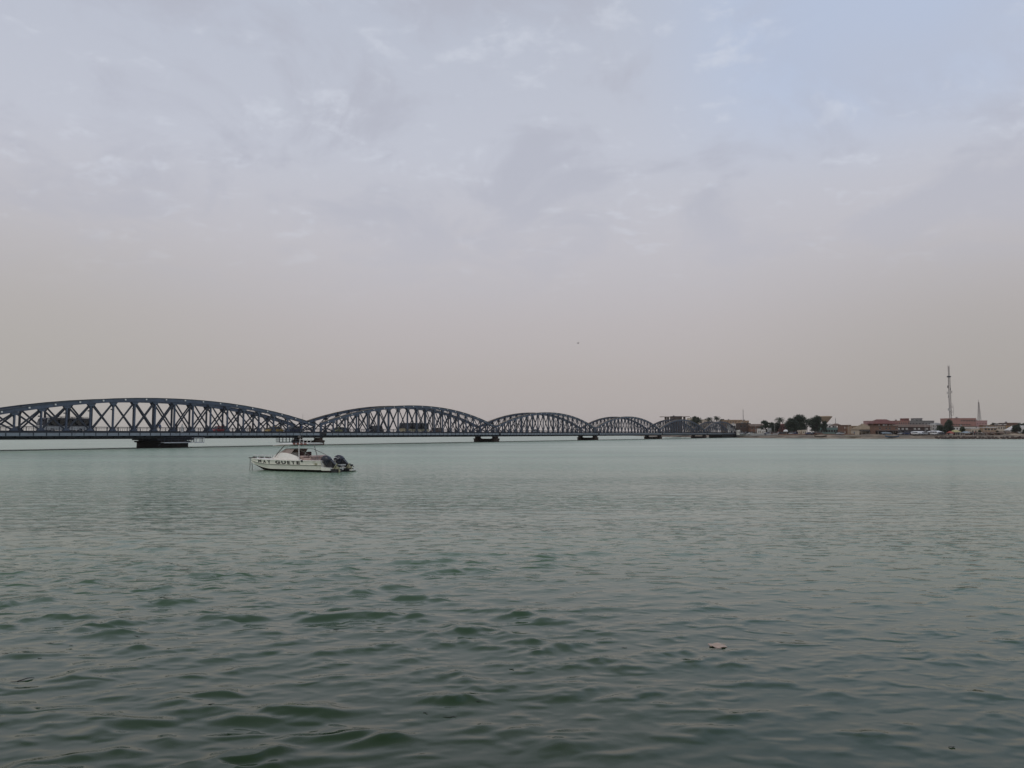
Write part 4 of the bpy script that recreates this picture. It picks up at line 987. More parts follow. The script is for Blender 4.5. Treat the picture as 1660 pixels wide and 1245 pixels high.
# --- behind the far spans
building('dark reddish building with flat top showing above the fifth arch', 1090, 1106, 675.6, 560, 'darkbrown', 8, 3, 3, roofm='darkbrown' if False else 'dark')
def slab_shelter(px0, px1, yt, Y, legs, label):
    x0, x1 = gx(px0, Y), gx(px1, Y); z1 = gz(yt, Y); o = thing('roof_shelter', label, 'shelter', ((x0 + x1) / 2, Y, 0)); hx = (x1 - x0) / 2
    b = MB(); b.box(-hx, hx, 0, 5, z1 - .35, z1); b.build('roof_slab', ROOF['brown'], o)
    for lp in legs:
        xx = gx(lp, Y) - (x0 + x1) / 2; b = MB(); b.box(xx - .5, xx + .5, 1, 4, GZ - .3, z1 - .36); b.build('pillar', WALL['darkbrown'], o)
slab_shelter(1071.5, 1088, 675.4, 556, (1080.5, 1084.5), 'flat slab roof on pillars left of the dark building above the fifth arch')
slab_shelter(1106.8, 1119, 675.2, 556, (1111,), 'flat slab roof on one pillar right of the dark building above the fifth arch')
building('cream house wall between the trees behind the last two arches', 1134, 1151, 681, 590, 'cream', 9, 3, 3, winh=.35)
building('pale yellow house behind the gap between the fifth and sixth arches', 1118, 1133, 678.5, 600, 'cream', 9, 3, 3, winh=.35, roofm='wall')
building('long tan rooftop terrace house behind the end of the last arch', 1174, 1204, 681.5, 560, 'tan', 10, 4, 7, winh=.4, roofm='wall', wmat=m_door)
building('white house right behind the end of the last span', 1184, 1199, 688, 520, 'white', 8, 2, 3, roofm='wall')
building('narrow beige rooftop block beside the thin mast', 1202, 1214.5, 682.7, 545, 'tan', 7, 3, 3, roofm='wall')
building('dark brown block with flat roof left of the sloping brown roof', 1199, 1217, 687, 500, 'darkbrown', 8, 2, 3, roofm='dark')
building('low brown building with long sloping roof left of the first shore trees', 1217, 1238, 687.4, 495, 'brown', 8, 2, 4, roof='ridge', roofh=1.6, roofm='brown')
building('small rose pink house between the palm and the big round tree', 1262, 1281, 687, 480, 'rose', 7, 2, 3, roof='gable', roofh=1.2, roofm='red')
building('low reddish house right of the small rose pink one', 1268, 1300, 690.5, 470, 'red', 7, 2, 5, roofm='brown')
# water tower
def water_tower():
    Y = 520; cx = gx(1338, Y); o = thing('water_tower', 'beige inverted cone water tower rising behind a dark tree', 'water tower', (cx, Y, 0))
    z1 = gz(674.2, Y); mt = mat('tower_concrete', (0.42, 0.33, 0.24), 0.9, 0.08, 0.3, stain=(0.25, 0.19, 0.14), stain_amt=.4, stain_scale=.15)
    b = MB(); b.lathe([(1.3, GZ - .5), (1.15, z1 - 5.0), (1.6, z1 - 4.6), (4.6, z1 - 0.9), (4.7, z1 - .75), (4.7, z1 - .35), (2.4, z1 - .05), (.4, z1)], (0, 0, 0), 28); bd = b.build('tank', mt, o, smooth=30)
    b = MB()
    for k in range(10): b.box(-.25, .25, -1.33, -1.28, GZ + 1 + k * 1.0, GZ + 1.06 + k * 1.0)
    b.box(-.28, -.22, -1.36, -1.3, GZ, z1 - 4.9); b.box(.22, .28, -1.36, -1.3, GZ, z1 - 4.9); b.build('ladder', m_fr, o)
water_tower()
building('white upper house right of the water tower', 1337, 1354, 688, 465, 'white', 7, 2, 3, roofm='wall')
building('long teal painted shed along the bank under the water tower', 1330, 1368, 693.6, 445, 'teal', 6, 1, 9, ground='win', winh=.4, winw=.8, roofm='grey', parapet=.25)
def gazebo(px0, px1, yt, ye, Y, label, rm='brown'):
    x0, x1 = gx(px0, Y), gx(px1, Y); hx = (x1 - x0) / 2; z1, ze = gz(yt, Y), gz(ye, Y); o = thing('gazebo', label, 'gazebo', ((x0 + x1) / 2, Y, 0))
    b = MB(); b.add([(-hx, 0, ze), (hx, 0, ze), (hx, hx * 1.6, ze), (-hx, hx * 1.6, ze), (-hx * .25, hx * .8, z1), (hx * .25, hx * .8, z1)], [(0, 1, 5, 4), (1, 2, 5), (2, 3, 4, 5), (3, 0, 4), (0, 3, 2, 1)]); b.build('roof', ROOF[rm], o)
    for sx in (-.9, -.3, .3, .9):
        for yy in (.15, hx * 1.6 - .2): b = MB(); b.box(sx * hx - .12, sx * hx + .12, yy - .1, yy + .1, GZ - .2, ze - .003); b.build('post', m_door, o)
gazebo(1350, 1368, 686.6, 690.5, 455, 'open gazebo with shallow brown roof right of the white upper house')
building('low dark brown shops right of the teal shed, first of the row', 1368, 1380, 690, 430, 'brown', 8, 2, 3, roofm='brown', wmat=m_winb)
building('tan shops with flat roof between the brown shops and the sand roofed hall', 1380, 1394, 691.5, 425, 'tan', 8, 2, 3, roofm='sand')
building('sand coloured hipped roof hall with cream wall and dark ground floor', 1393, 1420, 687, 410, 'cream', 10, 2, 5, roof='hip', roofh=3.1, roofm='sand', ground='arcade', canopy=(ROOF['dark'], 4.1, 2.5))
building('rose pink house peeping over the sand coloured hall', 1409, 1421, 683.2, 450, 'rose', 7, 3, 3, roofm='wall')
building('large dark red hipped roof house, tallest roof of the waterfront', 1417, 1452, 679.8, 418, 'brown', 7, 3, 6, roof='hip', roofh=2.4, roofm='red', eave=1.2, ground='arcade', winh=.5, wmat=m_winb, skip=((1, 1), (1, 4), (2, 0), (2, 2), (2, 5)))
building('salmon upper house with terrace right of the dark red roof', 1453, 1475, 683.0, 440, 'salmon', 9, 3, 6, roofm='wall')
building('small dark red rooftop cabin on the salmon house', 1465.5, 1474.5, 679.3, 446, 'red', 4, 4, 2, roofm='red', ground='blank')
building('long grey flat roofed block behind the brown gallery', 1474, 1515, 683, 446, 'grey', 9, 3, 8, roofm='grey', winh=.3)
building('grey rooftop box on the long grey block', 1484.5, 1496, 679.2, 452, 'grey', 5, 4, 2, roofm='dark', ground='blank')
building('long two storey brown gallery with pale lit windows on its upper floor', 1454, 1513, 688.2, 408, 'darkbrown', 9, 2, 9, roof='ridge', roofh=1.4, roofm='brown', ground='arcade', winh=.48, winw=.62, wmat=m_winb, canopy=(ROOF['dark'], 4.3, 2.0), skip=((1, 3), (1, 6)))
building('brown restaurant with dark verandah under the dark red roof house', 1419, 1456, 691.5, 402, 'brown', 6, 2, 7, roofm='brown', ground='arcade', winh=.45, winw=.6, skip=((1, 0), (1, 2), (1, 5)), canopy=(ROOF['dark'], 4.0, 3.0))
building('grey house partly behind the tall tree', 1512, 1536, 685.5, 430, 'grey', 8, 3, 4, roof='hip', roofh=1.2, roofm='grey')
building('white and grey house left of the tall tree', 1511, 1530, 693, 410, 'lgrey', 6, 2, 4, roofm='grey')
building('long salmon pink four storey building right of the tall tree', 1545, 1583, 679, 420, 'salmon', 12, 4, 9, roofm='wall', winh=.35, winw=.75, wmat=m_door, skip=((3, 0), (3, 1), (3, 2), (2, 7), (2, 8)))
building('pale ground row in front of the long salmon building', 1545, 1584, 692, 406, 'white', 6, 2, 8, roofm='salmon' if False else 'brown', winh=.4, canopy=(ROOF['dark'], 4.2, 2.2))
building('rose pink house under the slender lattice tower', 1583, 1601, 682.8, 425, 'rose', 9, 3, 4, roofm='wall', winh=.22, winw=.4)
building('narrow tan step at the right end of the rose pink house', 1601, 1612, 690, 418, 'tan', 7, 2, 3, roofm='wall')
building('cream wall house with white posts, left of the beige houses', 1575, 1604, 695.2, 396, 'cream', 7, 1, 6, roofm='white', ground='win', winh=.4)
building('beige house with a white framed verandah on the promenade', 1596, 1616, 693.8, 392, 'tan', 6, 2, 4, roofm='white', winh=.5, winw=.7)
building('beige two storey house with a white flat roof edge', 1614, 1630, 691, 398, 'cream', 8, 2, 4, roofm='brown', winh=.5, winw=.6)
building('ochre house with a brown roof edge near the right edge', 1628, 1646, 690.3, 400, 'ochre', 8, 2, 4, roofm='brown', winh=.5, winw=.6)
building('small white roofed upper room among the rooftop palms', 1622, 1632, 687.5, 412, 'white', 5, 3, 2, roofm='dark')
building('brown upper storey right of the white roofed room', 1633, 1650, 686.5, 420, 'brown', 7, 3, 4, roofm='tan' if False else 'brown')
building('white gabled house cut by the right picture edge', 1646, 1672, 690, 388, 'white', 8, 2, 5, roof='gable', roofh=2.4, roofm='white')
# white lattice stack
def stack():
    Y = 405; o = thing('stair_tower', 'slim white open stair tower right of the brown gallery', 'tower', (gx(1515, Y), Y, 0)); z1 = gz(686.8, Y)
    b = MB()
    for sx in (-.9, .9):
        for sy in (0, 1.6): b.box(sx - .12, sx + .12, sy - .12, sy + .12, GZ - .2, z1)
    b.build('frame', WALL['white'], o); b = MB()
    for k in range(4): b.box(-.78, .78, 0, 1.6, GZ + 1 + k * 1.4, GZ + 1.1 + k * 1.4); b.beam((-.7, -.05, GZ + 1 + k * 1.4), (.7, -.05, GZ + 2.4 + k * 1.4), .1, .12)
    b.build('stairs', WALL['white'], o)
stack()

def embankment():
    ps = [(1520, 373), (1560, 369), (1600, 364.5), (1650, 359.5), (1700, 354)]; b = MB(); rg = random.Random(4)
    for (pa, ya), (pc, yc) in zip(ps, ps[1:]):
        a = Vector((gx(pa, ya), ya, 0)); c = Vector((gx(pc, yc), yc, 0)); n = int((c - a).length / 1.1)
        for i in range(n):
            for row in range(3):
                p = a.lerp(c, (i + rg.random()) / n) + Vector((0, 1.6 * row + rg.uniform(0, .5), .15 + row * .42 + rg.uniform(-.1, .12))); r_ = rg.uniform(.45, .8)
                prof = [(.15 * r_, -r_ * .6), (.8 * r_, -.3 * r_), (r_, .05), (.75 * r_, .4 * r_), (.2 * r_, .55 * r_)]
                b.lathe(prof, p, 7, rg.uniform(.6, 1))
    tag(b.build('embankment', m_stone), 'dark rough stone embankment at the waterline on the right', 'embankment')
embankment()
# --- masts
m_mast = mat('galvanised_mast', (0.17, 0.155, 0.15), 0.6, 0.15, 0.3, stain=(0.25, 0.10, 0.07), stain_amt=0.5, stain_scale=0.12)
m_mastw = mat('antenna_panel', (0.42, 0.40, 0.38), 0.6, 0.1)
def lattice(b, w0, w1, z0, z1, n, leg, br, tri=True):
    P = lambda w, k: (w * math.cos(k), w * math.sin(k))
    angs = [R(90 + 120 * k) for k in range(3)] if tri else [R(45 + 90 * k) for k in range(4)]
    for i in range(n):
        za, zb = z0 + (z1 - z0) * i / n, z0 + (z1 - z0) * (i + 1) / n
        wa, wb = w0 + (w1 - w0) * i / n, w0 + (w1 - w0) * (i + 1) / n
        for q, a in enumerate(angs):
            a2 = angs[(q + 1) % len(angs)]
            p, r = P(wa, a), P(wb, a); p2, r2 = P(wa, a2), P(wb, a2)
            b.beam((*p, za), (*r, zb), leg, leg); b.beam((*p, za), (*r2, zb), br, br); b.beam((*r, zb), (*r2, zb), br, br)
def big_mast():
    Y = 425; X = gx(1541.5, Y); o = thing('radio_mast', 'tall radio mast with antennas rising above the dark tree', 'radio mast', (X, Y, 0)); zt_ = gz(592, Y)
    b = MB(); lattice(b, 0.72, 0.62, GZ, zt_ - 6.5, 34, .20, .10); b.build('lattice', m_mast, o)
    zz = lambda py: gz(py, Y)
    b = MB(); b.tube([(-.25, 0, zz(611)), (-.25, 0, zt_)], .09, 6); b.tube([(.55, 0, zz(611)), (.55, 0, zt_ + .1)], .07, 6); b.tube([(.15, 0, zz(612)), (.15, 0, zt_ - .6)], .14, 6)
    for k in range(5): b.box(-.3, .6, -.05, .05, zz(609) + k * 1.2, zz(609) + k * 1.2 + .1)
    b.build('top_aerial', m_mast, o)
    b = MB(); b.box(-.75, .95, -.6, .6, zz(611.5), zz(609.6)); b.build('top_platform', m_steel_d, o)
    for py, sx, dx in ((627, -1, .9), (631, 1, .55), (635.5, 1, 1.25), (637, -1, 1.3), (643, -1, .8)):
        b = MB(); b.beam((0, 0, zz(py)), (sx * dx, -.2, zz(py)), .06, .06); b.box(sx * dx - .16, sx * dx + .16, -.35, -.1, zz(py) - .7, zz(py) + .7); b.build('panel_antenna', m_mastw if py > 632 else m_steel_d, o)
    # folded dipole rings near the foot
    for k, (py, r_) in enumerate(((658, 1.0), (664, 1.35), (670, 1.1))):
        b = MB(); b.tube([(1.05 + r_ * .8 * math.cos(a), 0, zz(py) + r_ * 1.25 * math.sin(a)) for a in [2 * PI * j / 20 for j in range(21)]], .07, 5, caps=False); b.beam((0, 0, zz(py)), (.4, 0, zz(py)), .08, .08); b.build('ring_antenna', m_mast, o)
    b = MB(); b.lathe([(.12, 0), (.75, .35), (.8, .4)], (0, 0, 0), 16); b.v = [(x - .9, -z - .3, zz(664) + y) for x, y, z in b.v]; b.build('dish', m_mastw, o)
    b = MB(); b.box(-1.1, 1.1, -1.1, 1.1, GZ - .5, GZ + .3); b.build('footing', WALL['grey'], o)
big_mast()
def small_tower():
    Y = 520; X = gx(1588.5, Y); o = thing('lattice_tower', 'slender tapering lattice tower behind the rose pink house', 'lattice tower', (X, Y, 0)); z1 = gz(648.5, Y); zm = gz(664, Y)
    b = MB(); lattice(b, 1.75, .6, GZ, zm, 9, .16, .08, False); lattice(b, .6, .28, zm, z1 - 1.5, 9, .12, .06, False); b.build('lattice', m_mast, o)
    b = MB(); b.tube([(0, 0, z1 - 1.6), (0, 0, z1)], .09, 6); b.build('lightning_rod', m_mast, o)
small_tower()
def thin_mast(px, yt, Y, label):
    o = thing('antenna_mast', label, 'mast', (gx(px, Y), Y, 0)); z1 = gz(yt, Y)
    b = MB(); lattice(b, .28, .16, GZ, z1, 20, .09, .05); b.build('lattice', m_mast, o); b = MB(); b.tube([(0, 0, z1 - .1), (0, 0, z1 + 1)], .05, 5); b.build('aerial', m_mast, o)
thin_mast(1205.3, 664.5, 540, 'thin lone aerial mast left of the shore trees')
thin_mast(1355, 679, 500, 'very thin short aerial right of the water tower')

# --- trees
m_leaf = mat('dark_foliage', (0.032, 0.046, 0.026), 0.8, 0.45, 0.8); m_leaf2 = mat('mid_foliage', (0.050, 0.066, 0.032), 0.8, 0.4, 0.8); m_bark = mat('bark', (0.075, 0.055, 0.042), 0.9, 0.25, 2.0)
m_palm = mat('palm_foliage', (0.045, 0.055, 0.032), 0.75, 0.35, 0.8)
def tree(label, px, ytop, wpx, Y, seed, trunk=.17, blobs=None, leafm=None, cat='tree', name='tree', group=None):
    rng = random.Random(seed); H = gz(ytop, Y) - GZ; Wd = wpx / 1230 * Y * 1.2
    o = thing(name, label, cat, (gx(px, Y), Y, GZ), 0, group)
    b = MB(); th = H * trunk; r0 = 0.045 * H ** .8
    b.tube([(0, 0, -.6), (0.05, 0, th * .5), (.02, .03, th), (0.1, 0, H * .7)], [r0 * 1.5, r0 * 1.1, r0, r0 * .35], 7)
    cl = []
    nb = int((blobs or 9) * 1.7)
    for k in range(nb):
        a = rng.uniform(0, 2 * PI); f = rng.uniform(.15, 1) ** .6; zc_ = th + (H - th) * rng.uniform(.08, .84); rad_z = 1 - abs((zc_ - th) / (H - th) - .40) * .9
        x_, y_ = math.cos(a) * f * Wd * .36 * rad_z, math.sin(a) * f * Wd * .34 * rad_z; rr = Wd * rng.uniform(.09, .25)
        cl.append((x_, y_, min(zc_, H - rr * rng.uniform(.7, 1.3)), rr)); b.tube([(0, 0, th * rng.uniform(.7, 1.1)), (x_ * .5, y_ * .5, (th + zc_) / 2), (x_, y_, zc_)], [r0 * .55, r0 * .35, r0 * .12], 5)
    b.build('trunk', m_bark, o)
    b = MB()
    for (cx, cy, cz, rr) in cl:
        nl = int(110 * (rr ** 1.4)) + 80
        for i in range(nl):
            v = Vector((rng.gauss(0, 1), rng.gauss(0, 1), rng.gauss(0, 1))).normalized() * rr * rng.uniform(.3, 1.28); v.z *= .8
            p = Vector((cx, cy, cz)) + v; s_ = rng.uniform(.14, .34)
            u = Vector((rng.gauss(0, 1), rng.gauss(0, 1), rng.gauss(0, 1))).normalized(); w_ = u.cross(Vector((rng.gauss(0, 1), rng.gauss(0, 1), rng.gauss(0, 1)))).normalized()
            b.add([p - u * s_ * 1.5, p - w_ * s_ * .6, p + u * s_ * 1.5, p + w_ * s_ * .6], [(0, 1, 2, 3)])
    b.build('crown', leafm or m_leaf, o, fix=False)
    return o
def palm(label, px, ytop, Y, seed, spread=2.6, group=None, base=GZ, lean=.3):
    rng = random.Random(seed); spread *= 1.15; H = gz(ytop, Y) - base - spread * .5
    o = thing('palm_tree', label, 'palm tree', (gx(px, Y), Y, base), 0, group)
    b = MB(); b.tube([(-lean, 0, -.5), (-lean * .7, 0, H * .3), (-lean * .2, 0, H * .7), (0, 0, H)], [.26, .2, .17, .15], 7); b.build('trunk', m_bark, o)
    b = MB()
    for k in range(34):
        a = rng.uniform(0, 2 * PI); up = rng.uniform(-.7, 1.25); L = spread * rng.uniform(.8, 1.1); pts = []
        for i in range(7):
            f = i / 6; r_ = L * f * math.cos(up * .7); zz_ = L * (up * f * .9 - .75 * f * f); pts.append(Vector((math.cos(a) * r_, math.sin(a) * r_, H + zz_)))
        side = Vector((-math.sin(a), math.cos(a), 0))
        for p, q in zip(pts, pts[1:]):
            for sgn in (-1, 1):
                for m_ in (0, .5):
                    c = p.lerp(q, m_); d_ = (q - p).normalized(); ll = .85 * (1 - abs((c - pts[0]).length / L - .45) * 1.1); tip = c + side * sgn * ll + d_ * .35 - Vector((0, 0, .22 * ll + .1))
                    b.add([c, c + d_ * .30, tip], [(0, 1, 2)])
            b.beam(p, q, .05, .04)
    b.build('crown', m_palm, o, fix=False)
    return o
tree('small bush top beyond the right end of the fourth arch', 1069, 679.5, 5, 560, 1, blobs=4, cat='bush', name='bush')
tree('tall dark tree with a narrow top between the fifth and sixth arches', 1129, 672.2, 16, 575, 2, blobs=12)
palm('palm tree behind the left shoulder of the last arch', 1150, 675.6, 570, 3, 3.2)
palm('taller palm tree above the crown of the last arch', 1162, 673.8, 565, 4, 3.0)
palm('short palm tree right of the taller palm above the last arch', 1170.5, 678.6, 568, 5, 2.4)
tree('small round tree at the left end of the shore tree group', 1241, 680.5, 15, 470, 6, blobs=7)
tree('low bushy tree under the palm, left of the big round trees', 1251, 684, 20, 468, 7, blobs=7)
palm('feathery palm left of the big round trees', 1265, 674.6, 466, 8, 3.3)
tree('medium tree at the foot of the feathery palm', 1259, 679.5, 14, 472, 9, blobs=6)
tree('big dark round tree, left half of the double crown', 1283, 675.8, 20, 452, 10, blobs=14)
tree('big dark round tree, taller right half of the double crown', 1296, 671.8, 22, 450, 11, blobs=16)
palm('palm between the two big tree groups', 1309, 677.8, 455, 12, 2.8)
tree('big dark tree in front of the water tower', 1322, 673.0, 21, 448, 13, blobs=15)
tree('lower dark tree right below the water tower', 1335, 680.5, 13, 446, 14, blobs=9)
tree('small tree top behind the sand coloured hall', 1398, 684.5, 4, 440, 15, blobs=4)
tree('tall dark green tree at the foot of the radio mast', 1538, 678.3, 15, 400, 16, trunk=.05, blobs=20)
tree('dark shrub spreading left of the tall tree', 1526, 690.0, 14, 398, 17, trunk=.1, blobs=8, cat='shrub', name='shrub')
tree('small green tree in front of the salmon building', 1561, 691, 9, 398, 18, blobs=6, leafm=m_leaf2)
palm('palm above the roofs, left of the white roofed room', 1610.5, 684.8, 430, 19, 1.7)
palm('short palm above the roofs, right of the first rooftop palm', 1617.5, 687, 432, 20, 1.6)
palm('palm behind the white roofed room', 1626, 685.5, 434, 21, 1.7)
palm('pair palm left, above the brown upper storey', 1644, 684.6, 430, 22, 1.8)
palm('pair palm right, above the brown upper storey', 1650, 684.8, 432, 23, 1.7)
palm('palm at the right picture edge', 1658, 685.5, 428, 24, 1.7)
tree('round dark tree before the white gabled house', 1649, 688.8, 14, 380, 25, trunk=.35, blobs=10)
tree('small dark tree on the right picture edge', 1660, 695, 8, 378, 26, blobs=6)
tree('small potted looking tree by the cream wall', 1588, 697.5, 6, 388, 27, blobs=5, leafm=m_leaf2, cat='shrub', name='shrub')
tree('small round shrub before the beige verandah house', 1618, 698, 6, 384, 28, blobs=5, cat='shrub', name='shrub')

# --- low walls, tents, kiosks, vehicles, people along the bank
def seawall(px0, Y0, px1, Y1, h, mt, label):
    a = Vector((gx(px0, Y0), Y0, 0)); c = Vector((gx(px1, Y1), Y1, 0)); b = MB(); b.beam(a + Vector((0, 0, GZ - .3 + h / 2)), c + Vector((0, 0, GZ - .3 + h / 2)), .35, h + .6)
    n = int((c - a).length / 4)
    for i in range(n + 1): p = a.lerp(c, i / n); b.beam(p + Vector((0, 0, GZ - .6)), p + Vector((0, 0, GZ + h + .12)), .5, .5)
    tag(b.build('low_wall', mt), label, 'wall')
seawall(1196, 486, 1262, 446, .7, WALL['lgrey'], 'pale grey low wall leading from the bridge end')
seawall(1262, 446, 1385, 416, .45, WALL['brown'], 'reddish low parapet along the bank under the trees')
seawall(1560, 388, 1622, 382, .5, WALL['brown'], 'brown low parapet along the promenade')
seawall(1622, 382, 1690, 374, .6, WALL['cream'], 'cream low wall along the right end of the promenade')
def kiosk(px0, px1, yt, Y, label, m=None, group=None):
    building(label, px0, px1, yt, Y, m or 'white', 2.2, 1, 2, name='kiosk', cat='kiosk', roofm='grey', ground='win', winh=.35, parapet=.12, grp=group)
kiosk(1195.5, 1200, 697, 482, 'white kiosk right at the end of the last span')
kiosk(1229, 1234, 695, 468, 'first white kiosk from the bridge, left of the kiosk pair')
kiosk(1235.5, 1241.5, 696.5, 466, 'low wide white kiosk in the middle of the row')
kiosk(1246, 1250.5, 694.3, 462, 'tallest white kiosk, right end of the row', 'lgrey')
kiosk(1295, 1300, 697.5, 440, 'pale kiosk under the taller big tree', 'cream')
kiosk(1301.5, 1307, 697, 438, 'pale kiosk right of the one under the big tree', 'cream')
def tent(px0, px1, yt, ye, Y, mt, label, d=4.0, legs=True, cat='tent', dome=False):
    x0, x1 = gx(px0, Y), gx(px1, Y); hx = (x1 - x0) / 2; z1, ze = gz(yt, Y), gz(ye, Y); o = thing('tent' if cat == 'tent' else 'parasol', label, cat, ((x0 + x1) / 2, Y, 0))
    b = MB()
    if dome: b.lathe([(hx, ze), (hx * .9, ze + (z1 - ze) * .5), (hx * .5, ze + (z1 - ze) * .9), (.1, z1)], (0, d / 2, 0), 18)
    else: b.add([(-hx, 0, ze), (hx, 0, ze), (hx, d, ze), (-hx, d, ze), (-hx * .55, d / 2, z1), (hx * .55, d / 2, z1)], [(0, 1, 5, 4), (1, 2, 5), (2, 3, 4, 5), (3, 0, 4), (0, 3, 2, 1)]); b.box(-hx, hx, -.03, -.003, ze - .25, ze)
    b.build('canopy', mt, o, smooth=30 if dome else False); b = MB()
    for sx in ((-1, 0, 1) if hx > 1.5 else (0,)):
        b.box(sx * hx * .93 - .06, sx * hx * .93 + .06, .05, .17, GZ - .3, ze - .02); b.box(sx * hx * .93 - .06, sx * hx * .93 + .06, d - .2, d - .08, GZ - .3, ze - .02)
    b.build('posts', m_fr, o)
cw = mat('white_tarp', (0.66, 0.65, 0.63), 0.7, .06, .5); cy = mat('yellow_green_tarp', (0.40, 0.36, 0.16), 0.8, .1, .5); cb_ = mat('blue_grey_tarp', (0.26, 0.31, 0.35), 0.8, .1, .5); cr = mat('red_tarp', (0.30, 0.07, 0.05), .8, .1, .5)
tent(1271.5, 1279, 696.5, 699.8, 442, cw, 'small white dome tent under the trees', 3, dome=True)
tent(1478.5, 1505, 699.3, 701.4, 394, cw, 'long white tent roof in front of the brown gallery')
tent(1508, 1530, 698.3, 700.6, 390, cw, 'white pavilion roof with dark stalls beneath, left of the tall tree')
tent(1547, 1558.5, 697.2, 700.2, 388, cy, 'yellow green stall canopy right of the tall tree')
tent(1564, 1576, 699.5, 701.6, 386, cb_, 'blue grey stall canopy in front of the cream wall house')
tent(1541, 1547, 699, 702.2, 384, cr, 'red stall canopy at the foot of the tall tree')
tent(1430, 1446, 700.2, 702.2, 398, cb_, 'dull grey tarpaulin on the bank under the dark red roof house')
for i, (px, lab) in enumerate(((1601, 'far left'), (1612, 'second'), (1624, 'third'), (1636, 'fourth'), (1647, 'fifth'))):
    tent(px - 4.5, px + 4.5, 699.8, 702, 380, ROOF['brown'], '%s brown thatch parasol of the row on the promenade' % lab, 3.0, cat='parasol')
def stall(px0, px1, yt, Y, mt, label):
    x0, x1 = gx(px0, Y), gx(px1, Y); hx = (x1 - x0) / 2; z1 = gz(yt, Y); o = thing('market_stall', label, 'market stall', ((x0 + x1) / 2, Y, 0), 0, 'stalls along the promenade')
    b = MB(); b.prism([(-.3, z1 - .35), (2.6, z1), (2.6, z1 - .08), (-.3, z1 - .43)], -hx, hx, lambda u, w_, v: (w_, u, v)); b.build('roof', mt, o)
    b = MB(); b.box(-hx + .1, hx - .1, 2.2, 2.3, GZ - .2, z1 - .2); b.build('back_wall', WALL['darkbrown'], o)
    for sx in (-1, 0, 1): b = MB(); b.box(sx * (hx - .12) - .06, sx * (hx - .12) + .06, -.15, -.03, GZ - .3, z1 - .42); b.build('post', WALL['white'], o)
    b = MB(); b.box(-hx + .3, hx - .3, .2, .8, GZ - .2, GZ + .85); b.build('counter', m_door, o)
for i, (pa, pc, yt, m_, l) in enumerate(((1549, 1556, 701, 'dark', 'dark roofed stall under the yellow green canopy'), (1557, 1563, 700.6, 'grey', 'grey roofed stall left of the blue grey canopy'), (1577, 1584, 700.8, 'dark', 'dark roofed stall right of the blue grey canopy'), (1585, 1592, 700.4, 'brown', 'brown roofed stall before the cream wall house'), (1593, 1599, 700.9, 'white', 'white roofed stall left of the thatch parasols'), (1605, 1609, 701, 'dark', 'dark roofed stall between the first two thatch parasols'), (1616.5, 1620.5, 700.6, 'brown', 'brown roofed stall between the second and third thatch parasols'), (1628, 1632.5, 701, 'white', 'white roofed stall between the third and fourth thatch parasols'), (1640.5, 1643.5, 700.8, 'dark', 'dark roofed stall between the fourth and fifth thatch parasols'), (1652, 1660, 700.7, 'grey', 'grey roofed stall at the right picture edge'))):
    stall(pa, pc, yt, 384, ROOF[m_], l)
def hedge(px0, px1, Y, h, label, seed):
    rg = random.Random(seed); x0, x1 = gx(px0, Y), gx(px1, Y); b = MB()
    for i in range(int((x1 - x0) * 90)):
        p = Vector((rg.uniform(x0, x1), Y + rg.uniform(-.5, .5), GZ + h * rg.uniform(0, 1) ** .8 * (.75 + .35 * math.sin(i * 3.1)))); s_ = rg.uniform(.12, .26)
        u = Vector((rg.gauss(0, 1), rg.gauss(0, 1), rg.gauss(0, 1))).normalized(); w_ = u.orthogonal().normalized(); b.add([p - u * s_, p - w_ * s_ * .6, p + u * s_, p + w_ * s_ * .6], [(0, 1, 2, 3)])
    tag(b.build('hedge', m_leaf, fix=False), label, 'hedge')
hedge(1262, 1290, 455, 1.7, 'low dark hedge under the double crowned tree', 1); hedge(1305, 1345, 449, 1.5, 'low dark hedge in front of the teal shed end', 2); hedge(1217, 1234, 480, 1.4, 'low dark hedge left of the white kiosks', 3)
def flagpole(px, yt, Y, label):
    o = thing('lamp_post', label, 'lamp post', (gx(px, Y), Y, GZ)); z1 = gz(yt, Y) - GZ
    b = MB(); b.tube([(0, 0, -.4), (0, 0, z1)], [.09, .05], 6); b.build('pole', m_mastw, o); b = MB(); b.beam((0, 0, z1 - .05), (.9, -.2, z1 + .1), .08, .06); b.box(.7, 1.2, -.3, -.1, z1 + .02, z1 + .14); b.build('lamp_head', m_mastw, o)
for px, yt, Y, l in ((1225, 690, 470, 'lamp post left of the white kiosks'), (1256, 688, 458, 'lamp post right of the white kiosks'), (1312, 690, 436, 'lamp post between the two tree groups'), (1376, 688, 420, 'lamp post before the dark brown shops'), (1500, 686, 396, 'lamp post before the brown gallery'), (1595, 690, 384, 'white lamp post before the rose pink house'), (1606, 692, 384, 'white lamp post before the beige verandah house')):
    flagpole(px, yt, Y, l)
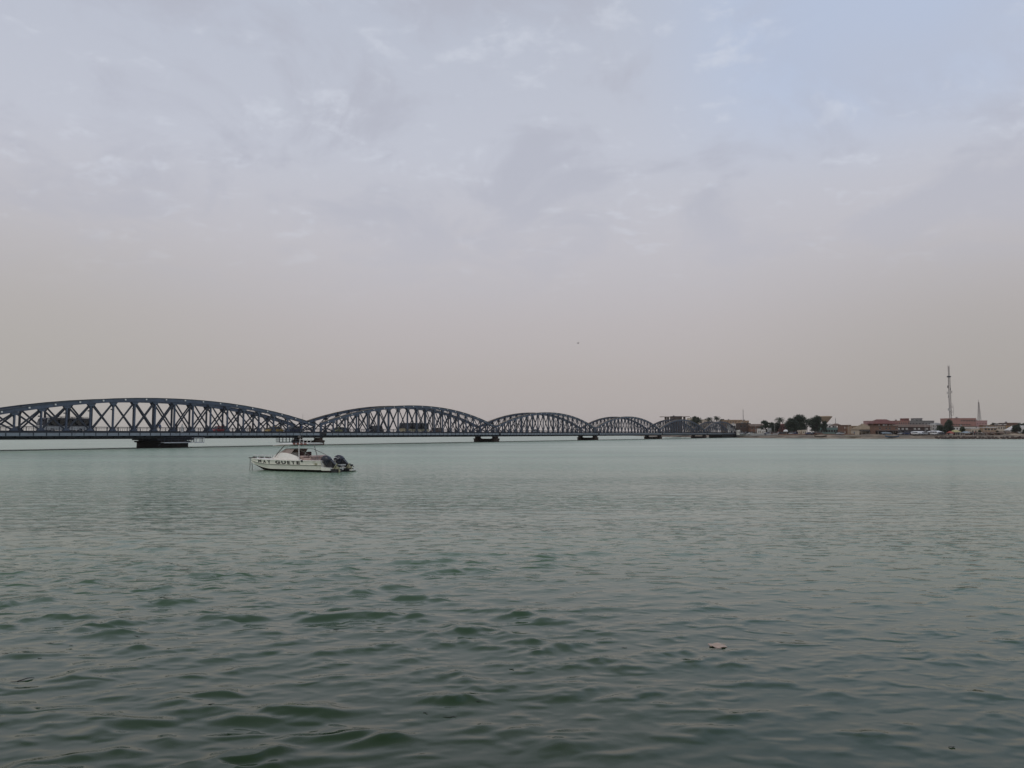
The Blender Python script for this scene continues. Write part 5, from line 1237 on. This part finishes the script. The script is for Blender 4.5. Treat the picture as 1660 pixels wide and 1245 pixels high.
cars = [(1204, 480, P_sil, 'silver car parked at the bridge end'), (1211, 478, P_blk, 'black car parked right of the silver one at the bridge end'), (1218, 474, P_white, 'white car parked left of the kiosk row'), (1244, 458, P_navy, 'dark blue car parked before the tall white kiosk'), (1256, 452, P_brown, 'brown car parked under the palm'), (1264, 449, P_blk, 'black car parked left of the white dome tent'), (1284, 443, P_sil, 'silver car parked right of the white dome tent'), (1291, 442, P_navy, 'navy car parked under the taller big tree'), (1312, 434, P_navy, 'navy car parked between the two tree groups'), (1319, 432, P_blk, 'black car parked under the tree by the water tower'), (1328, 430, P_brown, 'dark brown car parked left of the teal shed'), (1362, 421, P_sil, 'silver car parked before the teal shed'),
        (1462, 397, P_sil, 'silver car parked at the left end before the brown gallery'), (1469, 396, P_navy, 'navy car second before the brown gallery'), (1484, 391, P_white, 'white car under the long white tent roof'), (1498, 391, P_sil, 'silver car at the right end of the long white tent'), (1515, 387, P_white, 'white car under the white pavilion roof'), (1524, 387, P_blk, 'black car under the white pavilion roof')]
for i, (px, Y, p, l) in enumerate(cars):
    car('parked_car', p, l, (gx(px, Y), Y, GZ + .03), R(8 + (i * 37) % 20 - 10) + (PI if i % 2 else 0), 'cars parked along the bank', 4.2 + (i % 3) * .2, 1.72, 1.45 + .3 * (i % 3 == 1), suv=(i % 3 == 1))
shirts = (c_blue, c_wht, c_blk, c_red, c_tan)
ppl = [(1240, 447, 'person in white at the low wall before the kiosks', 1), (1299, 424, 'person in red walking the bank under the big tree', 3), (1355, 412, 'person in black near the teal shed', 2), (1385, 408, 'person in blue before the tan shops', 0), (1452, 392, 'person in tan near the dark verandah', 4), (1570, 382, 'person in white before the blue grey stall', 1), (1580, 381, 'person in red on the promenade by the cream wall', 3), (1630, 376, 'person in black on the promenade near the right end', 2)]
for i, (px, Y, l, s_) in enumerate(ppl):
    person(l, (gx(px, Y), Y, GZ), R(i * 55), shirts[s_], c_blk, group='people along the bank')
# pirogues drawn up on the sand
m_pir = [mat('pirogue_' + n, c, .7, .15, 1) for n, c in (('dark', (.09, .06, .045)), ('pale', (.34, .30, .24)), ('blue', (.08, .12, .17)))]
for px, Y, i, L, rz, l in ((1330, 404.5, 0, 7, .1, 'dark wooden pirogue on the sand below the teal shed'), (1383, 397.5, 1, 8, -.1, 'pale pirogue on the sand left of the sand heap'), (1446, 388, 2, 7.5, .06, 'blue grey pirogue on the sand right of the sand heap')):
    o = thing('pirogue', l, 'boat', (gx(px, Y), Y, .62), rz); b = MB(); rings = []
    for k in range(15):
        f = k / 14 * 2 - 1; hw = .75 * (1 - abs(f) ** 2.4) + .02; sh_ = .75 + .5 * abs(f) ** 2.5; x_ = f * L / 2
        rings.append([(x_, -hw, sh_), (x_, -hw * .7, sh_ * .4), (x_, 0, .35 * abs(f) ** 2 + .02), (x_, hw * .7, sh_ * .4), (x_, hw, sh_), (x_, hw * .9, sh_), (x_, hw * .62, sh_ * .45), (x_, 0, .35 * abs(f) ** 2 + .1), (x_, -hw * .62, sh_ * .45), (x_, -hw * .9, sh_)])
    b.loft(rings); b.build('hull', m_pir[i], o, smooth=40)
    for k in (-.4, 0, .4): b = MB(); b.box(k * L / 2 - .12, k * L / 2 + .12, -.6, .6, .55, .6); b.build('thwart', m_pir[i], o)
HAZE = 0.00007
# ------------------------------------------------------------------ floating bits, bird, air
def ground_at(px, py):
    d = at(px, py, 10) - Vector((0, 0, CAM_H)); k = -CAM_H / d.z; return Vector((0, 0, CAM_H)) + d * k
_wv = wm.vertices
def water_z(p):
    best = None; r = math.hypot(p.x, p.y)
    co = WATER_CO; d = (co[:, 0] - p.x) ** 2 + (co[:, 1] - p.y) ** 2
    return float(co[int(d.argmin()), 2])
WATER_CO = np.empty(len(wm.vertices) * 3, np.float32); wm.vertices.foreach_get('co', WATER_CO); WATER_CO = WATER_CO.reshape(-1, 3)
p = ground_at(1163, 1047); p.z = water_z(p) + 0.003
o = thing('floating_litter', 'crumpled pinkish plastic sheet floating in the foreground water', 'litter', p, R(-15))
b = MB(); import itertools
nx, ny = 9, 7; vs = []
rg = random.Random(9)
for k in (0, 1):
    for j in range(ny):
        for i in range(nx):
            u, v = i / (nx - 1) - .5, j / (ny - 1) - .5; rr = 1 - .35 * abs(u * v) * 4
            vs.append((u * .24 * rr + rg.uniform(-.004, .004) * (k == 0), v * .22 * rr, .010 + .008 * math.sin(u * 9 + v * 4) + .008 * rg.random() - k * .004 if k == 0 else vs[j * nx + i][2] - .004))
fs = []
for k in (0, 1):
    for j in range(ny - 1):
        for i in range(nx - 1): q = k * nx * ny + j * nx + i; fs.append((q, q + 1, q + nx + 1, q + nx))
b.add(vs, fs)
m_lit = mat('pink_plastic', (0.40, 0.29, 0.22), .6, .12, 6, stain=(.48, .40, .32), stain_amt=.6, stain_scale=14)
b.build('sheet', m_lit, o, smooth=True)
m_twig = mat('wet_twig', (0.012, 0.010, 0.009), .6, .2, 10)
twigs = [(28, 1103, 20, .3), (342, 1144, 12, .35), (8, 1062, 14, -.1), (82, 1041, 12, .05), (64, 1067, 8, -.3), (222, 1031, 12, -.2), (775, 1138, 11, -.1), (690, 1156, 9, -.3), (729, 1161, 22, 0), (1543, 1211, 10, -.3), (115, 1045, 6, .2), (243, 978, 7, 0), (545, 1019, 10, .4), (1012, 1049, 9, 0), (36, 967, 8, 0), (829, 1085, 8, -.1)]
TW = ['branched dark twig floating near the left picture edge', 'straight tilted twig floating right of the left third, low in the picture', 'twig cut by the left edge, above the branched one', 'longest of three twigs close together on the left, upper one', 'shortest of three twigs close together on the left, left one', 'slim dark twig floating right of the trio on the left',
      'small twig alone at the bottom centre, above a longer one', 'leftmost of two thin twigs in line at the bottom centre', 'long level twig, right of the other in the bottom centre pair', 'single twig near the bottom right corner', 'tiny twig below the trio on the left', 'tiny twig farther out on the left', 'slanting twig left of centre, half way to the boat', 'thin level twig right of centre, left of the pink litter', 'farthest twig by the left edge', 'thin twig at the middle of the foreground']
for i, (px, py, L, a) in enumerate(twigs):
    p = ground_at(px, py); ln = L / 1230 * p.y; p.z = water_z(p) + .003
    b = MB(); n_ = 5; rg = random.Random(i); pts = [(ln * (k / (n_ - 1) - .5), rg.uniform(-.012, .012), rg.uniform(0, .003)) for k in range(n_)]
    b.tube(pts, [.001, .0025, .003, .0025, .001], 6)
    if i == 0: b.tube([pts[2], (pts[2][0] + .08, .06, .01), (pts[2][0] + .14, .09, .004)], [.006, .005, .002], 5)
    o = b.build('floating_twig', m_twig); o.location = p; o.rotation_euler = (0, 0, a + math.atan2(-p.x, p.y) * 0)
    tag(o, TW[i], 'twig', 'dark twigs floating on the water')
# one bird far up
p = at(937, 556.5, 150)
b = MB(); m_bird = mat('dark_feathers', (0.05, 0.045, 0.04), .8, .2)
b.loft([[(x, r * math.cos(a), r * math.sin(a) * .9) for a in [2 * PI * j / 8 for j in range(8)]] for x, r in ((-.22, .01), (-.14, .035), (0, .055), (.1, .04), (.15, .032), (.19, .028), (.24, .006))])
for s_ in (-1, 1):
    for e in (0, -.008):
        pass
    pts = [(.06, s_ * .03, .02), (.10, s_ * .2, .13), (.02, s_ * .42, .20), (-.03, s_ * .40, .18), (-.03, s_ * .2, .10), (-.08, s_ * .03, .02)]
    b.add(pts + [(x, y, z - .012) for x, y, z in pts], [(0, 1, 2, 3, 4, 5), (11, 10, 9, 8, 7, 6)] + [(i, (i + 1) % 6, (i + 1) % 6 + 6, i + 6) for i in range(6)])
b.add([(-.2, -.02, 0), (-.2, .02, 0), (-.32, .05, 0), (-.32, -.05, 0), (-.26, 0, .01)], [(0, 1, 4), (1, 2, 4), (2, 3, 4), (3, 0, 4)])
o = b.build('bird', m_bird); o.location = p; o.rotation_euler = (0, .1, .4); tag(o, 'tiny dark bird flying alone in the middle of the sky', 'bird')
# dusty air
b = MB(); b.box(-2600, 2600, -2600, 2600, -2.5, 46)
hz = bpy.data.materials.new('dusty_air'); hz.use_nodes = True; t = hz.node_tree; t.nodes.clear()
pv = N(t, 'ShaderNodeVolumePrincipled'); pv.inputs['Color'].default_value = (0.93, 0.88, 0.86, 1); pv.inputs['Density'].default_value = HAZE; pv.inputs['Anisotropy'].default_value = 0.0
ou = N(t, 'ShaderNodeOutputMaterial'); t.links.new(pv.outputs[0], ou.inputs['Volume'])
if HAZE > 0: o = b.build('haze', hz); tag(o, 'thin dusty haze over the river', None, None, 'stuff')
